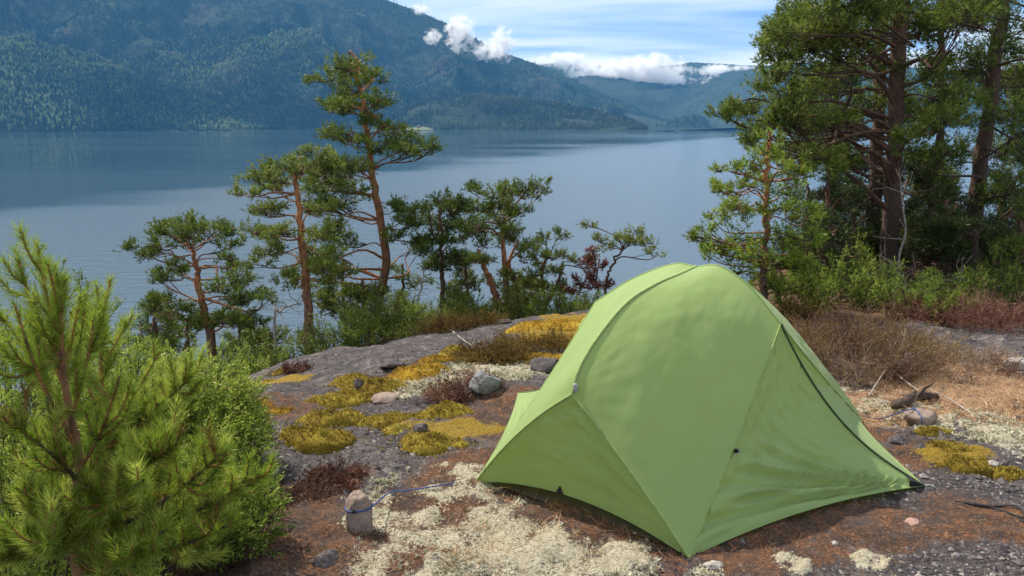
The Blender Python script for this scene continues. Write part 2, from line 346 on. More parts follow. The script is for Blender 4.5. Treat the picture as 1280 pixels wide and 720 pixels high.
def ground_mesh():
    th = np.concatenate([np.linspace(-180, -75, 22)[:-1], np.linspace(-75, -38, 40)[:-1], np.linspace(-38, 38, 390), np.linspace(38, 75, 40)[1:], np.linspace(75, 180, 22)[1:-1]])
    r = np.concatenate([np.geomspace(0.5, 1.9, 22)[:-1], np.geomspace(1.9, 15, 220)[:-1], np.geomspace(15, 95, 46)[:-1], np.geomspace(95, 420, 8)])
    a = np.radians(th); X = r[:, None] * np.sin(a)[None]; Y = r[:, None] * np.cos(a)[None]
    Z = ground(X, Y)
    near = np.hypot(X, Y) < 30
    x, y = X, Y
    lich = zone(x, y, Z_LICHEN, 41) * (1 - 0.75 * sst(.06, .40, fbm(x * 4.5, y * 4.5, 5, 77, .65))); lit = zone(x, y, Z_LITTER, 42); straw = zone(x, y, Z_STRAW, 43); moss = zone(x, y, Z_MOSS, 44); fo = zone(x, y, Z_FOREST, 45, 0.25, 0.8)
    beyond = sst(-0.3, 0.9, Y - np.interp(X, EX, EY) + 0.5 * fbm(X, Y, 3, 9))
    Z = Z + near * (0.022 * lich * (0.6 + fbm(x * 9, y * 9, 3, 51)) + 0.02 * moss + 0.012 * lit)
    m, n = X.shape; idx = np.arange(m * n).reshape(m, n)
    q = np.stack([idx[:-1], idx[1:], np.roll(idx[1:], -1, 1), np.roll(idx[:-1], -1, 1)], -1).reshape(-1, 4)
    V = np.stack([X, Y, Z], -1).reshape(-1, 3)
    ctr = np.array([[0, 0, float(ground(0, 0))]]); V = np.vstack([V, ctr])
    tri = np.stack([np.full(n, m * n), idx[0], np.roll(idx[0], -1)], -1)
    k = NT('bedrock')
    o = mesh_obj('ground', V, [q, tri], k.m)
    for nm, a_ in (('lichen', lich), ('litter', np.maximum(lit, fo)), ('straw', straw), ('moss', moss), ('soil', np.maximum(beyond, fo))):
        at_ = o.data.attributes.new(nm, 'FLOAT', 'POINT'); at_.data.foreach_set('value', np.append(a_.ravel(), 0).astype(np.float32))
    # purplish grey gritty rock with crusts and cracks, then the ground cover tints
    big = k.noise(0.9, 5, 0.6); mid = k.noise(7, 6, 0.65); fine = k.noise(70, 4, 0.7); grit = k.noise(260, 2, 0.6); v = k.vor(150)
    rock = k.ramp(mid, [(0.25, (0.045, 0.040, 0.043)), (0.5, (0.100, 0.088, 0.091)), (0.75, (0.18, 0.160, 0.158))])
    rock = k.mix(k.ramp(k.noise(1.7, 6, 0.6, k.scaled((1, 2.4, 1)), 1.2), [(0.56, 0.0), (0.68, 0.65)]), rock, (0.30, 0.235, 0.225))
    rock = k.mix(k.ramp(k.noise(2.6, 5, 0.7), [(0.30, 0.7), (0.46, 0.0)]), rock, (0.045, 0.042, 0.046))
    rock = k.mix(k.ramp(grit, [(0.36, 0.75), (0.52, 0.0)]), rock, (0.035, 0.032, 0.036))
    rock = k.mix(k.ramp(v, [(0.10, 0.65), (0.24, 0.0)]), rock, (0.34, 0.31, 0.31))
    rock = k.mix(k.ramp(k.noise(13, 5, 0.75, None, 0.6), [(0.36, 0.75), (0.45, 0.0)]), rock, (0.04, 0.036, 0.04))
    rock = k.mix(k.ramp(k.noise(5.2, 6, 0.75), [(0.58, 0.0), (0.66, 0.55)]), rock, (0.36, 0.32, 0.30))
    rock = k.mix(k.ramp(k.noise(24, 5, 0.8), [(0.56, 0.0), (0.66, 0.7)]), rock, (0.33, 0.31, 0.28))
    rock = k.mix(k.ramp(k.noise(38, 5, 0.8), [(0.36, 0.85), (0.45, 0.0)]), rock, (0.03, 0.027, 0.03))
    rock = k.mix(k.ramp(k.vor(2.3, k.scaled((1, 1.7, 1)), 'DISTANCE_TO_EDGE'), [(0.0, 0.8), (0.022, 0.0)]), rock, (0.028, 0.024, 0.024))
    def m_(nm, lo=0.3, hi=0.7, w=0.9):       # ragged edges
        f = k.math('ADD', k.attr(nm).outputs['Fac'], k.math('MULTIPLY', k.math('SUBTRACT', fine, 0.5), w))
        f = k.math('ADD', f, k.math('MULTIPLY', k.math('SUBTRACT', mid, 0.5), w)); return k.ramp(f, [(lo, 0.0), (hi, 1.0)])
    c = k.mix(m_('soil', 0.35, 0.6), rock, k.ramp(fine, [(0.3, (0.03, 0.022, 0.016)), (0.7, (0.11, 0.075, 0.05))]))
    c = k.mix(m_('litter', 0.45, 0.9, 2.4), c, k.mix(k.ramp(k.noise(11, 5, .7), [(.40, 0.0), (.60, 1.0)]), k.ramp(fine, [(0.3, (0.028, 0.022, 0.019)), (0.55, (0.075, 0.052, 0.042)), (0.75, (0.20, 0.15, 0.12))]), k.ramp(fine, [(0.3, (0.075, 0.034, 0.02)), (0.55, (0.20, 0.095, 0.048)), (0.75, (0.42, 0.27, 0.16))])))
    c = k.mix(m_('straw', .4, .8, 1.8), c, k.ramp(fine, [(0.3, (0.22, 0.12, 0.07)), (0.7, (0.50, 0.34, 0.20))]))
    c = k.mix(m_('moss', .4, .8, 1.8), c, k.ramp(fine, [(0.3, (0.13, 0.08, 0.012)), (0.7, (0.40, 0.27, 0.03))]))
    c = k.mix(m_('lichen', 0.5, 0.85, 2.2), c, k.ramp(fine, [(0.3, (0.26, 0.22, 0.15)), (0.5, (0.46, 0.42, 0.30)), (0.75, (0.66, 0.63, 0.48))]))
    h = k.math('ADD', k.math('MULTIPLY', mid, 1.4), k.math('ADD', k.math('MULTIPLY', fine, 0.55), k.math('MULTIPLY', grit, 0.30)))
    k.done(k.princ(c, 0.92, k.bump(h, 1.0, 0.034), 0.2))
    tag(o, 'purple grey rounded bedrock sloping down to the lake', kind='structure'); return o
ground_mesh()

# ---- lake
def lake():
    k = NT('lake_water')
    R = 9000
    V = np.array([[-R, -R, WATER_Z], [R, -R, WATER_Z], [R, R, WATER_Z], [-R, R, WATER_Z]], float)
    o = mesh_obj('lake', V, [np.array([[0, 1, 2, 3]])], k.m, None, False)
    wind = k.ramp(k.noise(0.0016, 4, 0.5, k.scaled((0.55, 2.2, 1)), 0.6), [(0.42, 0.0), (0.56, 1.0)])
    near = k.n('ShaderNodeSeparateXYZ'); k.l(k.obj(), near.inputs[0])
    # sheltered water lies under the far slope, the wind roughens the middle of the lake
    nf = k.n('ShaderNodeMapRange', interpolation_type='SMOOTHSTEP'); edge = k.math('ADD', near.outputs[1], k.math('MULTIPLY', near.outputs[0], -2.1))
    edge = k.math('ADD', edge, k.math('MULTIPLY', k.math('SUBTRACT', k.noise(0.004, 4, 0.6, k.scaled((1, 2.5, 1))), 0.5), 500.0)); k.l(edge, nf.inputs[0])
    nf.inputs[1].default_value = 700; nf.inputs[2].default_value = 1050; nf.inputs[3].default_value = 1.0; nf.inputs[4].default_value = 0.0
    rip = k.math('MAXIMUM', nf.outputs[0], k.math('MULTIPLY', wind, 0.35))
    w1 = k.math('ADD', k.math('MULTIPLY', k.noise(0.16, 3, 0.6, k.scaled((0.5, 1.8, 1))), 1.6), k.noise(0.55, 4, 0.6, k.scaled((0.6, 1.6, 1)))); w2 = k.noise(2.2, 3, 0.6, k.scaled((0.7, 1.4, 1)))
    b = k.n('ShaderNodeBump'); k.l(k.math('MULTIPLY', rip, 0.30), b.inputs['Strength']); b.inputs['Distance'].default_value = 0.75
    k.l(k.math('ADD', w1, k.math('MULTIPLY', w2, 0.35)), b.inputs['Height'])
    p = k.n('ShaderNodeBsdfPrincipled'); p.inputs['Base Color'].default_value = (0.038, 0.072, 0.100, 1); p.inputs['Specular IOR Level'].default_value = 1.0
    p.inputs['IOR'].default_value = 1.45; k.l(k.math('ADD', k.math('MULTIPLY', rip, 0.13), 0.05), p.inputs['Roughness']); k.l(b.outputs[0], p.inputs['Normal'])
    k.done(p.outputs[0]); tag(o, 'wide calm blue lake below the rocks', kind='structure')
lake()

# ---- mountains and their far forests
def elev(row):                              # elevation angle of an image row
    return math.atan((360 - row) / F_PX) - PITCH
def azim(px): return math.degrees(math.atan((px - 640) / F_PX / cp_))
def mountain(name, label, th, r, hfun, mat):
    a = np.radians(th); TH, R = np.meshgrid(th, r); X = R * np.sin(np.radians(TH)); Y = R * np.cos(np.radians(TH)); Z = hfun(TH, R, X, Y)
    m, n = X.shape; idx = np.arange(m * n).reshape(m, n)
    q = np.stack([idx[:-1, :-1], idx[:-1, 1:], idx[1:, 1:], idx[1:, :-1]], -1).reshape(-1, 4)
    o = mesh_obj(name, np.stack([X, Y, Z], -1).reshape(-1, 3), [q], mat); tag(o, label, kind='structure'); return o
def far_mat(name, lo, hi, clear):
    k = NT(name); n1 = k.noise(0.0035, 6, 0.65); n2 = k.noise(0.03, 5, 0.7, k.scaled((1, 1, 0.4)))
    c = k.ramp(n2, [(0.3, lo), (0.7, hi)]); c = k.mix(k.ramp(n1, [(0.56, 0.0), (0.66, 0.55)]), c, clear)
    return k.done(k.princ(c, 0.95, k.bump(k.math('ADD', n2, k.math('MULTIPLY', n1, 3.0)), 0.9, 18.0), 0.05))
SIL1 = [(-600, -120), (-200, -70), (0, -60), (200, -48), (380, -35), (490, 0), (530, 14), (570, 32), (620, 62), (680, 84), (730, 108), (780, 134), (815, 152), (850, 160), (900, 164)]
S1A = np.array([azim(p) for p, _ in SIL1]); S1E = np.array([elev(r) for _, r in SIL1])
def h_left(TH, R, X, Y):
    el = np.interp(TH, S1A, S1E)
    ds = 3230 + np.interp(TH, [-40, -11, -6, 0, 6, 12, 16], [350, 520, 560, 650, 800, 1000, 1200]); dr = ds + np.interp(TH, [-40, 0, 12, 16], [1500, 1450, 1000, 700])
    top = CAM_Z + dr * np.tan(el)
    t = (R - ds) / (dr - ds); prof = np.where(t < 0, t * 0.25, np.clip(t, 0, 1) ** 0.92 * (1 - 0.0 * t)); prof = np.where(t > 1, 1 - (t - 1) * 0.7, prof)
    z = WATER_Z + (top - WATER_Z) * prof
    env = np.clip(t * 5, 0, 1) * np.clip((1.12 - t) * 3, 0, 1)
    rid = 1 - np.abs(fbm(X / 520, Y / 620, 5, 61)) * 2
    z = z + env * (150 * (rid - 0.55) * np.clip((1.0 - t) * 2, 0, 1) + 26 * fbm(X / 160, Y / 160, 4, 71) * np.clip((1.05 - t) * 3, 0.12, 1))
    return np.maximum(z, -40.5)
def h_prom(TH, R, X, Y):
    el = np.interp(TH, [azim(p) for p in (440, 490, 530, 560, 600, 650, 700, 750, 790, 806, 830)], [elev(r) for r in (165, 146, 130, 123, 120, 124, 132, 143, 155, 163, 172)])
    ds = 3120.0; dr = 3560.0; top = CAM_Z + dr * np.tan(el); t = (R - ds) / (dr - ds)
    prof = np.where(t < 0, t * 0.3, sst(-0.25, 1.0, t) - sst(-0.25, 1, 0 * t) * (1 - np.clip(t, 0, 1))); prof = np.where(t > 1, 1 - (t - 1) * 0.9, prof)
    z = WATER_Z + (top - WATER_Z) * prof + np.clip(t * 3, 0, 1) * 7 * fbm(X / 70, Y / 70, 4, 81)
    return np.maximum(z, -40.5)
def h_far(TH, R, X, Y):
    el = np.interp(TH, [azim(p) for p in (620, 690, 735, 780, 820, 850, 890, 940, 1000, 1080, 1200, 1300, 1700)], [elev(r) for r in (92, 78, 82, 88, 82, 79, 82, 85, 82, 88, 98, 92, 80)])
    ds = 5000 + 200 * np.sin(TH * 0.7); dr = ds + 1900; top = CAM_Z + dr * np.tan(el); t = (R - ds) / (dr - ds)
    prof = np.where(t < 0, t * 0.25, np.clip(t, 0, 1) ** 0.85); prof = np.where(t > 1, 1 - (t - 1) * 0.7, prof)
    z = WATER_Z + (top - WATER_Z) * prof + np.clip(t * 4, 0, 1) * (85 * (1 - np.abs(fbm(X / 700, Y / 700, 5, 91)) * 2 - 0.5) * np.clip((1.1 - t) * 2, 0.1, 1))
    return np.maximum(z, -40.5)
def h_ridge(crest, ds, dr, seed, amp):
    cx = [azim(p) for p, _ in crest]; ce = [elev(q) for _, q in crest]
    def f(TH, R, X, Y):
        el = np.interp(TH, cx, ce); top = np.maximum(CAM_Z + dr * np.tan(el), WATER_Z - 8); t = (R - ds) / (dr - ds); prof = np.where(t < 0, t * .3, np.sin(np.clip(t, 0, 1) * np.pi / 2) ** .9); prof = np.where(t > 1, 1 - (t - 1) * .8, prof)
        z = WATER_Z + (top - WATER_Z) * prof; hgt = np.clip((top - WATER_Z) / 120, 0, 1)
        return np.maximum(z + np.clip(t * 3, 0, 1) * hgt * (amp * ((1 - np.abs(fbm(X / 210, Y / 260, 4, seed)) * 2) - .55) + amp * .35 * fbm(X / 70, Y / 70, 3, seed + 4)), -40.5)
    return f
h_foot = h_ridge([(-700, 60), (-250, 30), (-60, 44), (0, 54), (55, 60), (110, 74), (170, 92), (215, 108), (270, 128), (320, 148), (350, 160), (372, 170)], 3190, 3720, 131, 34)
h_spur = h_ridge([(20, 130), (90, 104), (150, 88), (215, 74), (260, 80), (310, 66), (360, 50), (400, 46), (430, 62), (460, 92), (495, 122), (530, 150), (560, 172)], 3420, 4150, 141, 48)
def h_spit(TH, R, X, Y):
    el = np.interp(TH, [azim(p) for p in (735, 770, 800, 820, 850, 880)], [elev(r) for r in (150, 140, 146, 152, 158, 166)])
    ds = 4300.0; dr = 4800.0; top = CAM_Z + dr * np.tan(el); t = (R - ds) / (dr - ds)
    prof = np.where(t < 0, t * 0.3, np.clip(t, 0, 1) ** 0.7); prof = np.where(t > 1, 1 - (t - 1) * 0.9, prof)
    return np.maximum(WATER_Z + (top - WATER_Z) * prof + np.clip(t * 3, 0, 1) * 8 * fbm(X / 80, Y / 80, 4, 83), -40.5)
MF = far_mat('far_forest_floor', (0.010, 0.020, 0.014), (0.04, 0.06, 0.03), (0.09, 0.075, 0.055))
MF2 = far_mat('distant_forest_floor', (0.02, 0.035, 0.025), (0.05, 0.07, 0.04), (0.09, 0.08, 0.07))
mountain('mountain', 'tall wooded mountain filling the left shore of the lake', np.linspace(-48, 17, 420), np.concatenate([np.linspace(3300, 3560, 6)[:-1], np.linspace(3560, 5700, 110), np.linspace(5800, 7000, 8)]), h_left, MF)
mountain('foothill', 'lit wooded ridge in front of the mountain at the left', np.linspace(-50, azim(385), 220), np.concatenate([np.linspace(3100, 3760, 46), np.linspace(3790, 4300, 8)]), h_foot, MF)
mountain('foothill', 'second wooded spur of the mountain, between the first ridge and the headland', np.linspace(azim(0), azim(575), 220), np.concatenate([np.linspace(3330, 4200, 50), np.linspace(4230, 4700, 8)]), h_spur, MF)
mountain('promontory', 'low wooded headland in front of the mountain with a small farm', np.linspace(azim(430), azim(835), 150), np.concatenate([np.linspace(3000, 3700, 45), np.linspace(3720, 4000, 8)]), h_prom, MF)
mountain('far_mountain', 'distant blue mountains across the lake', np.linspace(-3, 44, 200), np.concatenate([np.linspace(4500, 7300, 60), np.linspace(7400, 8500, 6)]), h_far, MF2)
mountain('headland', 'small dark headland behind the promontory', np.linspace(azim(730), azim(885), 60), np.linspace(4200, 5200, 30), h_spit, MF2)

def forest(name, label, th0, th1, r0, r1, hfun, n, hs, seed, mat, keep=None, cone=0.75, dt=0.0):
    g = np.random.default_rng(seed)
    th = g.uniform(th0, th1, n); r = g.uniform(r0, r1, n); X = r * np.sin(np.radians(th)); Y = r * np.cos(np.radians(th)); Z = hfun(th, r, X, Y)
    dens = fbm(X / 130, Y / 130, 4, seed + 5)
    ok = (Z > WATER_Z + 2.5) & (dens + 0.45 * g.random(n) > -0.05)
    if keep is not None: ok &= keep(th, r, X, Y)
    X, Y, Z, dens = X[ok], Y[ok], Z[ok], dens[ok]; M_ = len(X)
    h = hs * (0.6 + 0.75 * g.random(M_)); broad = g.random(M_) < 1 - cone; w = h * np.where(broad, 0.30, 0.17)
    an = np.array([0, 2.094, 4.189]); rot = g.random(M_) * 6
    ring = np.stack([np.cos(rot[:, None] + an), np.sin(rot[:, None] + an), np.zeros((M_, 3))], -1)
    base = np.stack([X, Y, Z], -1)
    lowz = np.where(broad, 0.12, -0.05) * h; midz = np.where(broad, 0.62, 0.45) * h; midw = np.where(broad, 1.0, 0.62)
    V = np.concatenate([base[:, None] + ring * w[:, None, None] * np.where(broad, 0.5, 1.0)[:, None, None] + np.array([0, 0, 1]) * lowz[:, None, None],
                        base[:, None] + ring * (w * midw)[:, None, None] + np.array([0, 0, 1]) * midz[:, None, None],
                        (base + np.array([0, 0, 1]) * h[:, None])[:, None]], 1)
    b = np.arange(M_)[:, None, None] * 7
    q = (b + np.array([[0, 1, 4, 3], [1, 2, 5, 4], [2, 0, 3, 5]])).reshape(-1, 4); t = (b + np.array([[3, 4, 6], [4, 5, 6], [5, 3, 6]])).reshape(-1, 3)
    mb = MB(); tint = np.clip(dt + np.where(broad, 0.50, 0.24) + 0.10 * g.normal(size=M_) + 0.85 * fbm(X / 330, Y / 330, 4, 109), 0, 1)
    mb.add(V, q, np.repeat(tint, 7)); mb.f.append(t)
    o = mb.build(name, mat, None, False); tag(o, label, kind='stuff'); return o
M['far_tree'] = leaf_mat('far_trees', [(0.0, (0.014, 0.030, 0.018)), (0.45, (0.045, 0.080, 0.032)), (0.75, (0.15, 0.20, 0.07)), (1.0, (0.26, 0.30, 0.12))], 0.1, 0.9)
M['near_wood'] = leaf_mat('headland_trees', [(0.0, (0.03, 0.045, 0.016)), (0.5, (0.085, 0.10, 0.032)), (1.0, (0.18, 0.17, 0.06))], 0.1, 0.9)
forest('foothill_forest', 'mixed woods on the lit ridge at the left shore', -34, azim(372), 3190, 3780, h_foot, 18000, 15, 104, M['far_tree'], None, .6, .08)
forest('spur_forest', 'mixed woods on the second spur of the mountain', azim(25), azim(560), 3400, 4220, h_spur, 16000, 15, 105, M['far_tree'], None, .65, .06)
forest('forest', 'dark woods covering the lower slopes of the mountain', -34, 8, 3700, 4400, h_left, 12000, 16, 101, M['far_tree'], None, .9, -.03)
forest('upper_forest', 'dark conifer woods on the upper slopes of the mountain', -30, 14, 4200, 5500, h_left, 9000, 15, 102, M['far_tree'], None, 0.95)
FARM = (azim(505), azim(470), azim(560))
forest('headland_forest', 'pine woods on the low headland', azim(440), azim(812), 3125, 3640, h_prom, 10000, 15, 103, M['near_wood'],
       lambda th, r, X, Y: ~((th > azim(482)) & (th < azim(548)) & (r < 3195)), 0.9)

# farm on the headland shore
def farm():
    g = np.random.default_rng(5)
    k = plain_mat('meadow', [(0.3, (0.08, 0.11, 0.035)), (0.7, (0.13, 0.14, 0.055))], 0.05)
    th = np.linspace(azim(484), azim(546), 30); r = np.linspace(0, 1, 12); TH, R = np.meshgrid(th, r); R = 3128 + R * (6 + 52 * np.sin(np.linspace(0, np.pi, 30)) ** .8 * (1 + .3 * np.sin(np.linspace(0, 9, 30)))); X = R * np.sin(np.radians(TH)); Y = R * np.cos(np.radians(TH)); Z = h_prom(TH, R, X, Y) + 0.6
    idx = np.arange(X.size).reshape(X.shape); q = np.stack([idx[:-1, :-1], idx[:-1, 1:], idx[1:, 1:], idx[1:, :-1]], -1).reshape(-1, 4)
    tag(mesh_obj('meadow', np.stack([X, Y, Z], -1).reshape(-1, 3), [q], k), 'pale green meadow round the farm on the far shore', kind='structure')
    white = plain_mat('white_boards', [(0.3, (0.70, 0.70, 0.68)), (0.7, (0.82, 0.82, 0.80))], 0.6); roofm = plain_mat('slate_roof', [(0.3, (0.10, 0.09, 0.09)), (0.7, (0.2, 0.17, 0.16))], 0.6)
    dark = plain_mat('window_glass', [(0.3, (0.02, 0.025, 0.03)), (0.7, (0.05, 0.06, 0.07))], 0.5, 0.2)
    red = plain_mat('barn_paint', [(0.3, (0.22, 0.06, 0.04)), (0.7, (0.3, 0.1, 0.07))], 0.6)
    for px, rr, w, d, h, m, lab, cat in ((497, 3165, 16, 9, 6.5, white, 'long white farmhouse on the far shore meadow', 'house'), (511, 3180, 11, 9, 7.0, white, 'taller white house right of the long farmhouse on the far shore', 'house'),
                                         (421 + 56, 3150, 9, 7, 5, white, 'small white cottage at the left edge of the far meadow', 'house'), (528, 3170, 10, 8, 5.5, red, 'dark red barn at the right end of the far meadow', 'barn')):
        th = math.radians(azim(px)); c = np.array([rr * math.sin(th), rr * math.cos(th), 0]); c[2] = float(h_prom(np.array(math.degrees(th)), np.array(float(rr)), np.array(c[0]), np.array(c[1]))) + 0.2
        e = tag(empty('farmhouse' if cat == 'house' else 'barn', c), lab, cat)
        B = np.array([[sx * w / 2, sy * d / 2, z] for z in (-1, h) for sx, sy in ((-1, -1), (1, -1), (1, 1), (-1, 1))]); gb = np.array([[-w / 2, 0, h + d * .45], [w / 2, 0, h + d * .45]])
        V = np.vstack([B, gb]) + c
        mesh_obj('wall', V, [np.array([[0, 1, 5, 4], [2, 3, 7, 6], [1, 2, 6, 5], [3, 0, 4, 7]]), np.array([[5, 6, 9], [7, 4, 8]])], m, e, False)
        o_ = 0.7; rz = h + d * .45 + .35; R_ = np.array([[-w / 2 - o_, -d / 2 - o_, h - .3], [w / 2 + o_, -d / 2 - o_, h - .3], [w / 2 + o_, 0, rz], [-w / 2 - o_, 0, rz], [w / 2 + o_, d / 2 + o_, h - .3], [-w / 2 - o_, d / 2 + o_, h - .3]]) + c
        mesh_obj('roof', np.vstack([R_, R_ + [0, 0, .3]]), [np.array([[0, 1, 2, 3], [3, 2, 4, 5], [6, 7, 8, 9], [9, 8, 10, 11], [0, 1, 7, 6], [4, 5, 11, 10]])], roofm, e, False)
        for i in range(int(w // 4)):
            x = -w / 2 + w * (i + .5) / (w // 4); Wv = np.array([[x - .6, -d / 2 - .06, 1.6], [x + .6, -d / 2 - .06, 1.6], [x + .6, -d / 2 - .06, 3.2], [x - .6, -d / 2 - .06, 3.2]]) + c
            mesh_obj('window', np.vstack([Wv, Wv + [0, .05, 0]]), [np.array([[0, 1, 2, 3], [4, 7, 6, 5], [0, 4, 5, 1], [1, 5, 6, 2], [2, 6, 7, 3], [3, 7, 4, 0]])], dark, e, False)
farm()

# ------------------------------------------------------------------ tent
def tent():
    Mid = np.array([0.2645, 3.30, 0]); Ld = np.array([0.657, 0.753, 0]); Ld /= np.linalg.norm(Ld); Wd = np.array([Ld[1], -Ld[0], 0]); Zd = np.array([0, 0, 1.0])
    def T(a, d, z): return Mid + a * Ld + d * Wd + z * Zd
    def gz(p): q = np.array(p); q[2] = float(ground(q[0], q[1], False)) + 0.012; return q
    LEN = 2.05
    A = gz([-0.178, 3.684, 0]); B = gz([0.705, 2.915, 0]); C = gz([1.955, 3.54, 0]); C2 = gz([0.04, 5.1, 0]); A2 = gz(A + LEN * Ld); B2 = gz(B + LEN * Ld)
    H1 = T(-0.01, 0, 0.592); H1b = T(LEN, 0, 0.56); Pk = T(1.05, 0, 1.008)
    H2 = T(1.04, 0.47, 0.782); H3 = T(1.02, -0.61, 0.735)
    ridge = smooth_line([H1, T(.045, 0, .70), T(.173, 0, .808), T(.397, 0, .925), T(.643, 0, .974), T(.896, 0, .994), Pk], 60)
    ridge2 = smooth_line([H1b, T(LEN - .05, 0, .63), T(LEN - .18, 0, .72), T(LEN - .45, 0, .85), T(LEN - .75, 0, .95), Pk], 60)
    def bow(P, Q, up, out=np.zeros(3), n=60):
        t = np.linspace(0, 1, n)[:, None]; b = 4 * t * (1 - t); return P + (Q - P) * t + b * (up * Zd + out)
    cross = smooth_line([Pk, T(1.06, .13, 1.022), T(1.055, .30, .935), H2], 60); cross2 = smooth_line([Pk, T(1.05, -.14, 1.004), T(1.04, -.38, .895), H3], 60)
    legA = bow(H1, A, 0.045, -.01 * Ld); legB = bow(H1, B, 0.03, -.01 * Ld); legA2 = bow(H1b, A2, 0.05); legB2 = bow(H1b, B2, 0.05)
    sB = bow(H2, B, -0.028); sB2 = bow(H2, B2, -0.015); sA = bow(H3, A, -0.03); sA2 = bow(H3, A2, -0.03)
    def sagline(P, Q, f, n=60):            # a hanging zip line: steep first, flat at the peg
        t = np.linspace(0, 1, n)[:, None]; h = P + (Q - P) * t; h[:, 2] -= f * (np.sin(np.pi * t[:, 0] ** 0.85)); return h
    zip1 = sagline(H2, C, 0.135); zip2 = sagline(H3, C2, 0.20)
    def hem(P, Q, up, inn, n=60):
        t = np.linspace(0, 1, n)[:, None]; b = 4 * t * (1 - t); return P + (Q - P) * t + b * (up * Zd + inn)
    hBC = hem(B, C, 0.026, -0.035 * Wd + .02 * Ld); hCB2 = hem(C, B2, 0.05, -0.10 * Wd); hAB = hem(A, B, 0.086, 0.012 * Ld); hAC = hem(A, C2, 0.03, 0.05 * Wd); hCA2 = hem(C2, A2, 0.04, 0.06 * Wd); hA2B2 = hem(A2, B2, 0.07, -.02 * Ld)

    k = NT('tent_nylon')
    weave = k.noise(900, 2, 0.5); cl = k.noise(3.0, 4, 0.6); cr_ = k.noise(26, 5, 0.65, None, 0.8)
    c = k.mix(k.ramp(cl, [(0.3, 0.0), (0.7, 0.6)]), (0.335, 0.485, 0.165), (0.39, 0.535, 0.22)); c = k.mix(k.ramp(k.noise(9, 6, .75), [(.60, 0.0), (.75, .25)]), c, (.30, .33, .15))
    bmp = k.bump(k.math('ADD', k.math('MULTIPLY', cr_, 1.0), k.math('MULTIPLY', weave, 0.12)), 0.10, 0.010)
    p = k.princ(c, 0.55, bmp, 0.35); p.node.inputs['Sheen Weight'].default_value = 0.12; p.node.inputs['Sheen Roughness'].default_value = 0.42; tr = k.n('ShaderNodeBsdfTranslucent'); k.put(tr.inputs[0], (0.43, 0.49, 0.018)); k.l(bmp, tr.inputs['Normal'])
    ms = k.n('ShaderNodeMixShader'); ms.inputs[0].default_value = 0.42; k.l(p, ms.inputs[1]); k.l(tr.outputs[0], ms.inputs[2]); fab = k.done(ms.outputs[0])
    seamm = plain_mat('seam_tape', [(0.3, (0.19, 0.27, 0.08)), (0.7, (0.30, 0.40, 0.14))], 60)
    zipm = plain_mat('zip_tape', [(0.3, (0.035, 0.06, 0.022)), (0.7, (0.06, 0.10, 0.035))], 80)
    black = plain_mat('black_webbing', [(0.3, (0.012, 0.012, 0.012)), (0.7, (0.03, 0.03, 0.03))], 80)
    grey = plain_mat('grey_plastic', [(0.3, (0.24, 0.25, 0.24)), (0.7, (0.36, 0.37, 0.36))], 60, 0.45)
    floorm = plain_mat('groundsheet_fabric', [(0.3, (0.035, 0.028, 0.022)), (0.7, (0.07, 0.055, 0.042))], 20, 0.6)
    e = tag(empty('tent', gz(T(LEN / 2, 0, 0))), 'green dome tent with zipped vestibule pitched on the mossy rock', 'tent')

    def resample(Cv, n):
        s = np.concatenate([[0], np.cumsum(np.linalg.norm(np.diff(Cv, axis=0), axis=1))]); s /= max(s[-1], 1e-9); u = np.linspace(0, 1, n)
        return np.stack([np.interp(u, s, Cv[:, i]) for i in range(3)], -1)
    def coons(bottom, top, left, right, n=70):
        """bottom,top run along u; left,right along v (left from bottom[0] to top[0])"""
        b, t, l, r = (resample(x, n) for x in (bottom, top, left, right)); u = np.linspace(0, 1, n)[None, :, None]; v = np.linspace(0, 1, n)[:, None, None]
        return ((1 - v) * b[None] + v * t[None] + (1 - u) * l[:, None] + u * r[:, None]
                - ((1 - u) * (1 - v) * b[0] + u * v * t[-1] + u * (1 - v) * b[-1] + (1 - u) * v * t[0]))
    def patch(name, G, dz=None, label=None):
        n = G.shape[0]; gu = np.gradient(G, axis=1); gv = np.gradient(G, axis=0); N = unit(np.cross(gu, gv))
        if dz is not None: G = G + N * dz[..., None]
        idx = np.arange(n * n).reshape(n, n); q = np.stack([idx[:-1, :-1], idx[:-1, 1:], idx[1:, 1:], idx[1:, :-1]], -1).reshape(-1, 4)
        o = mesh_obj(name, G.reshape(-1, 3), [q], fab, e)
        if label: o['label'] = label
        return o
    n = 66; u = np.linspace(0, 1, n)[None, :] * np.ones((n, 1)); v = np.linspace(0, 1, n)[:, None] * np.ones((1, n)); edge = np.minimum(np.minimum(u, 1 - u), np.minimum(v, 1 - v)); soft = np.clip(edge * 8, 0, 1)
    def wr(sd, am, fu=7, fv=7): return am * fbm(u * fu, v * fv, 4, sd) * soft
    one = np.repeat
    # roof: bottom = corner leg B..H1 (u: B->H1), top = seam B..., as a four sided patch H1-B-H2-peak
    def roof(leg, seam, rdg, crs, sd):
        # bottom: leg bottom->hub ; top: H2->peak ; left: B->H2 ; right: hub->peak
        G = coons(leg[::-1], crs[::-1], seam[::-1], rdg, n)
        dz = wr(sd, 0.006) + 0.0025 * fbm(u * 26 + v * 9, v * 24, 3, sd + 7) * soft * sst(-.1, .5, fbm(u * 5, v * 5, 3, sd + 9)) + 0.018 * np.sin(np.pi * u) * np.sin(np.pi * v) * -1
        # tension creases running out of the hub
        au = np.arctan2(v + .02, (1 - u) + .02); rad = np.hypot(v, 1 - u); dz = dz + 0.0012 * np.sin(au * 34) * np.exp(-((rad - .22) / .14) ** 2) * soft
        return G, dz
    G, dz = roof(legB, sB, ridge, cross, 201); patch('roof_panel', G, dz)
    G, dz = roof(legA, sA, ridge, cross2, 202); patch('roof_panel', G, dz, 'pale sunlit roof panel facing the lake')
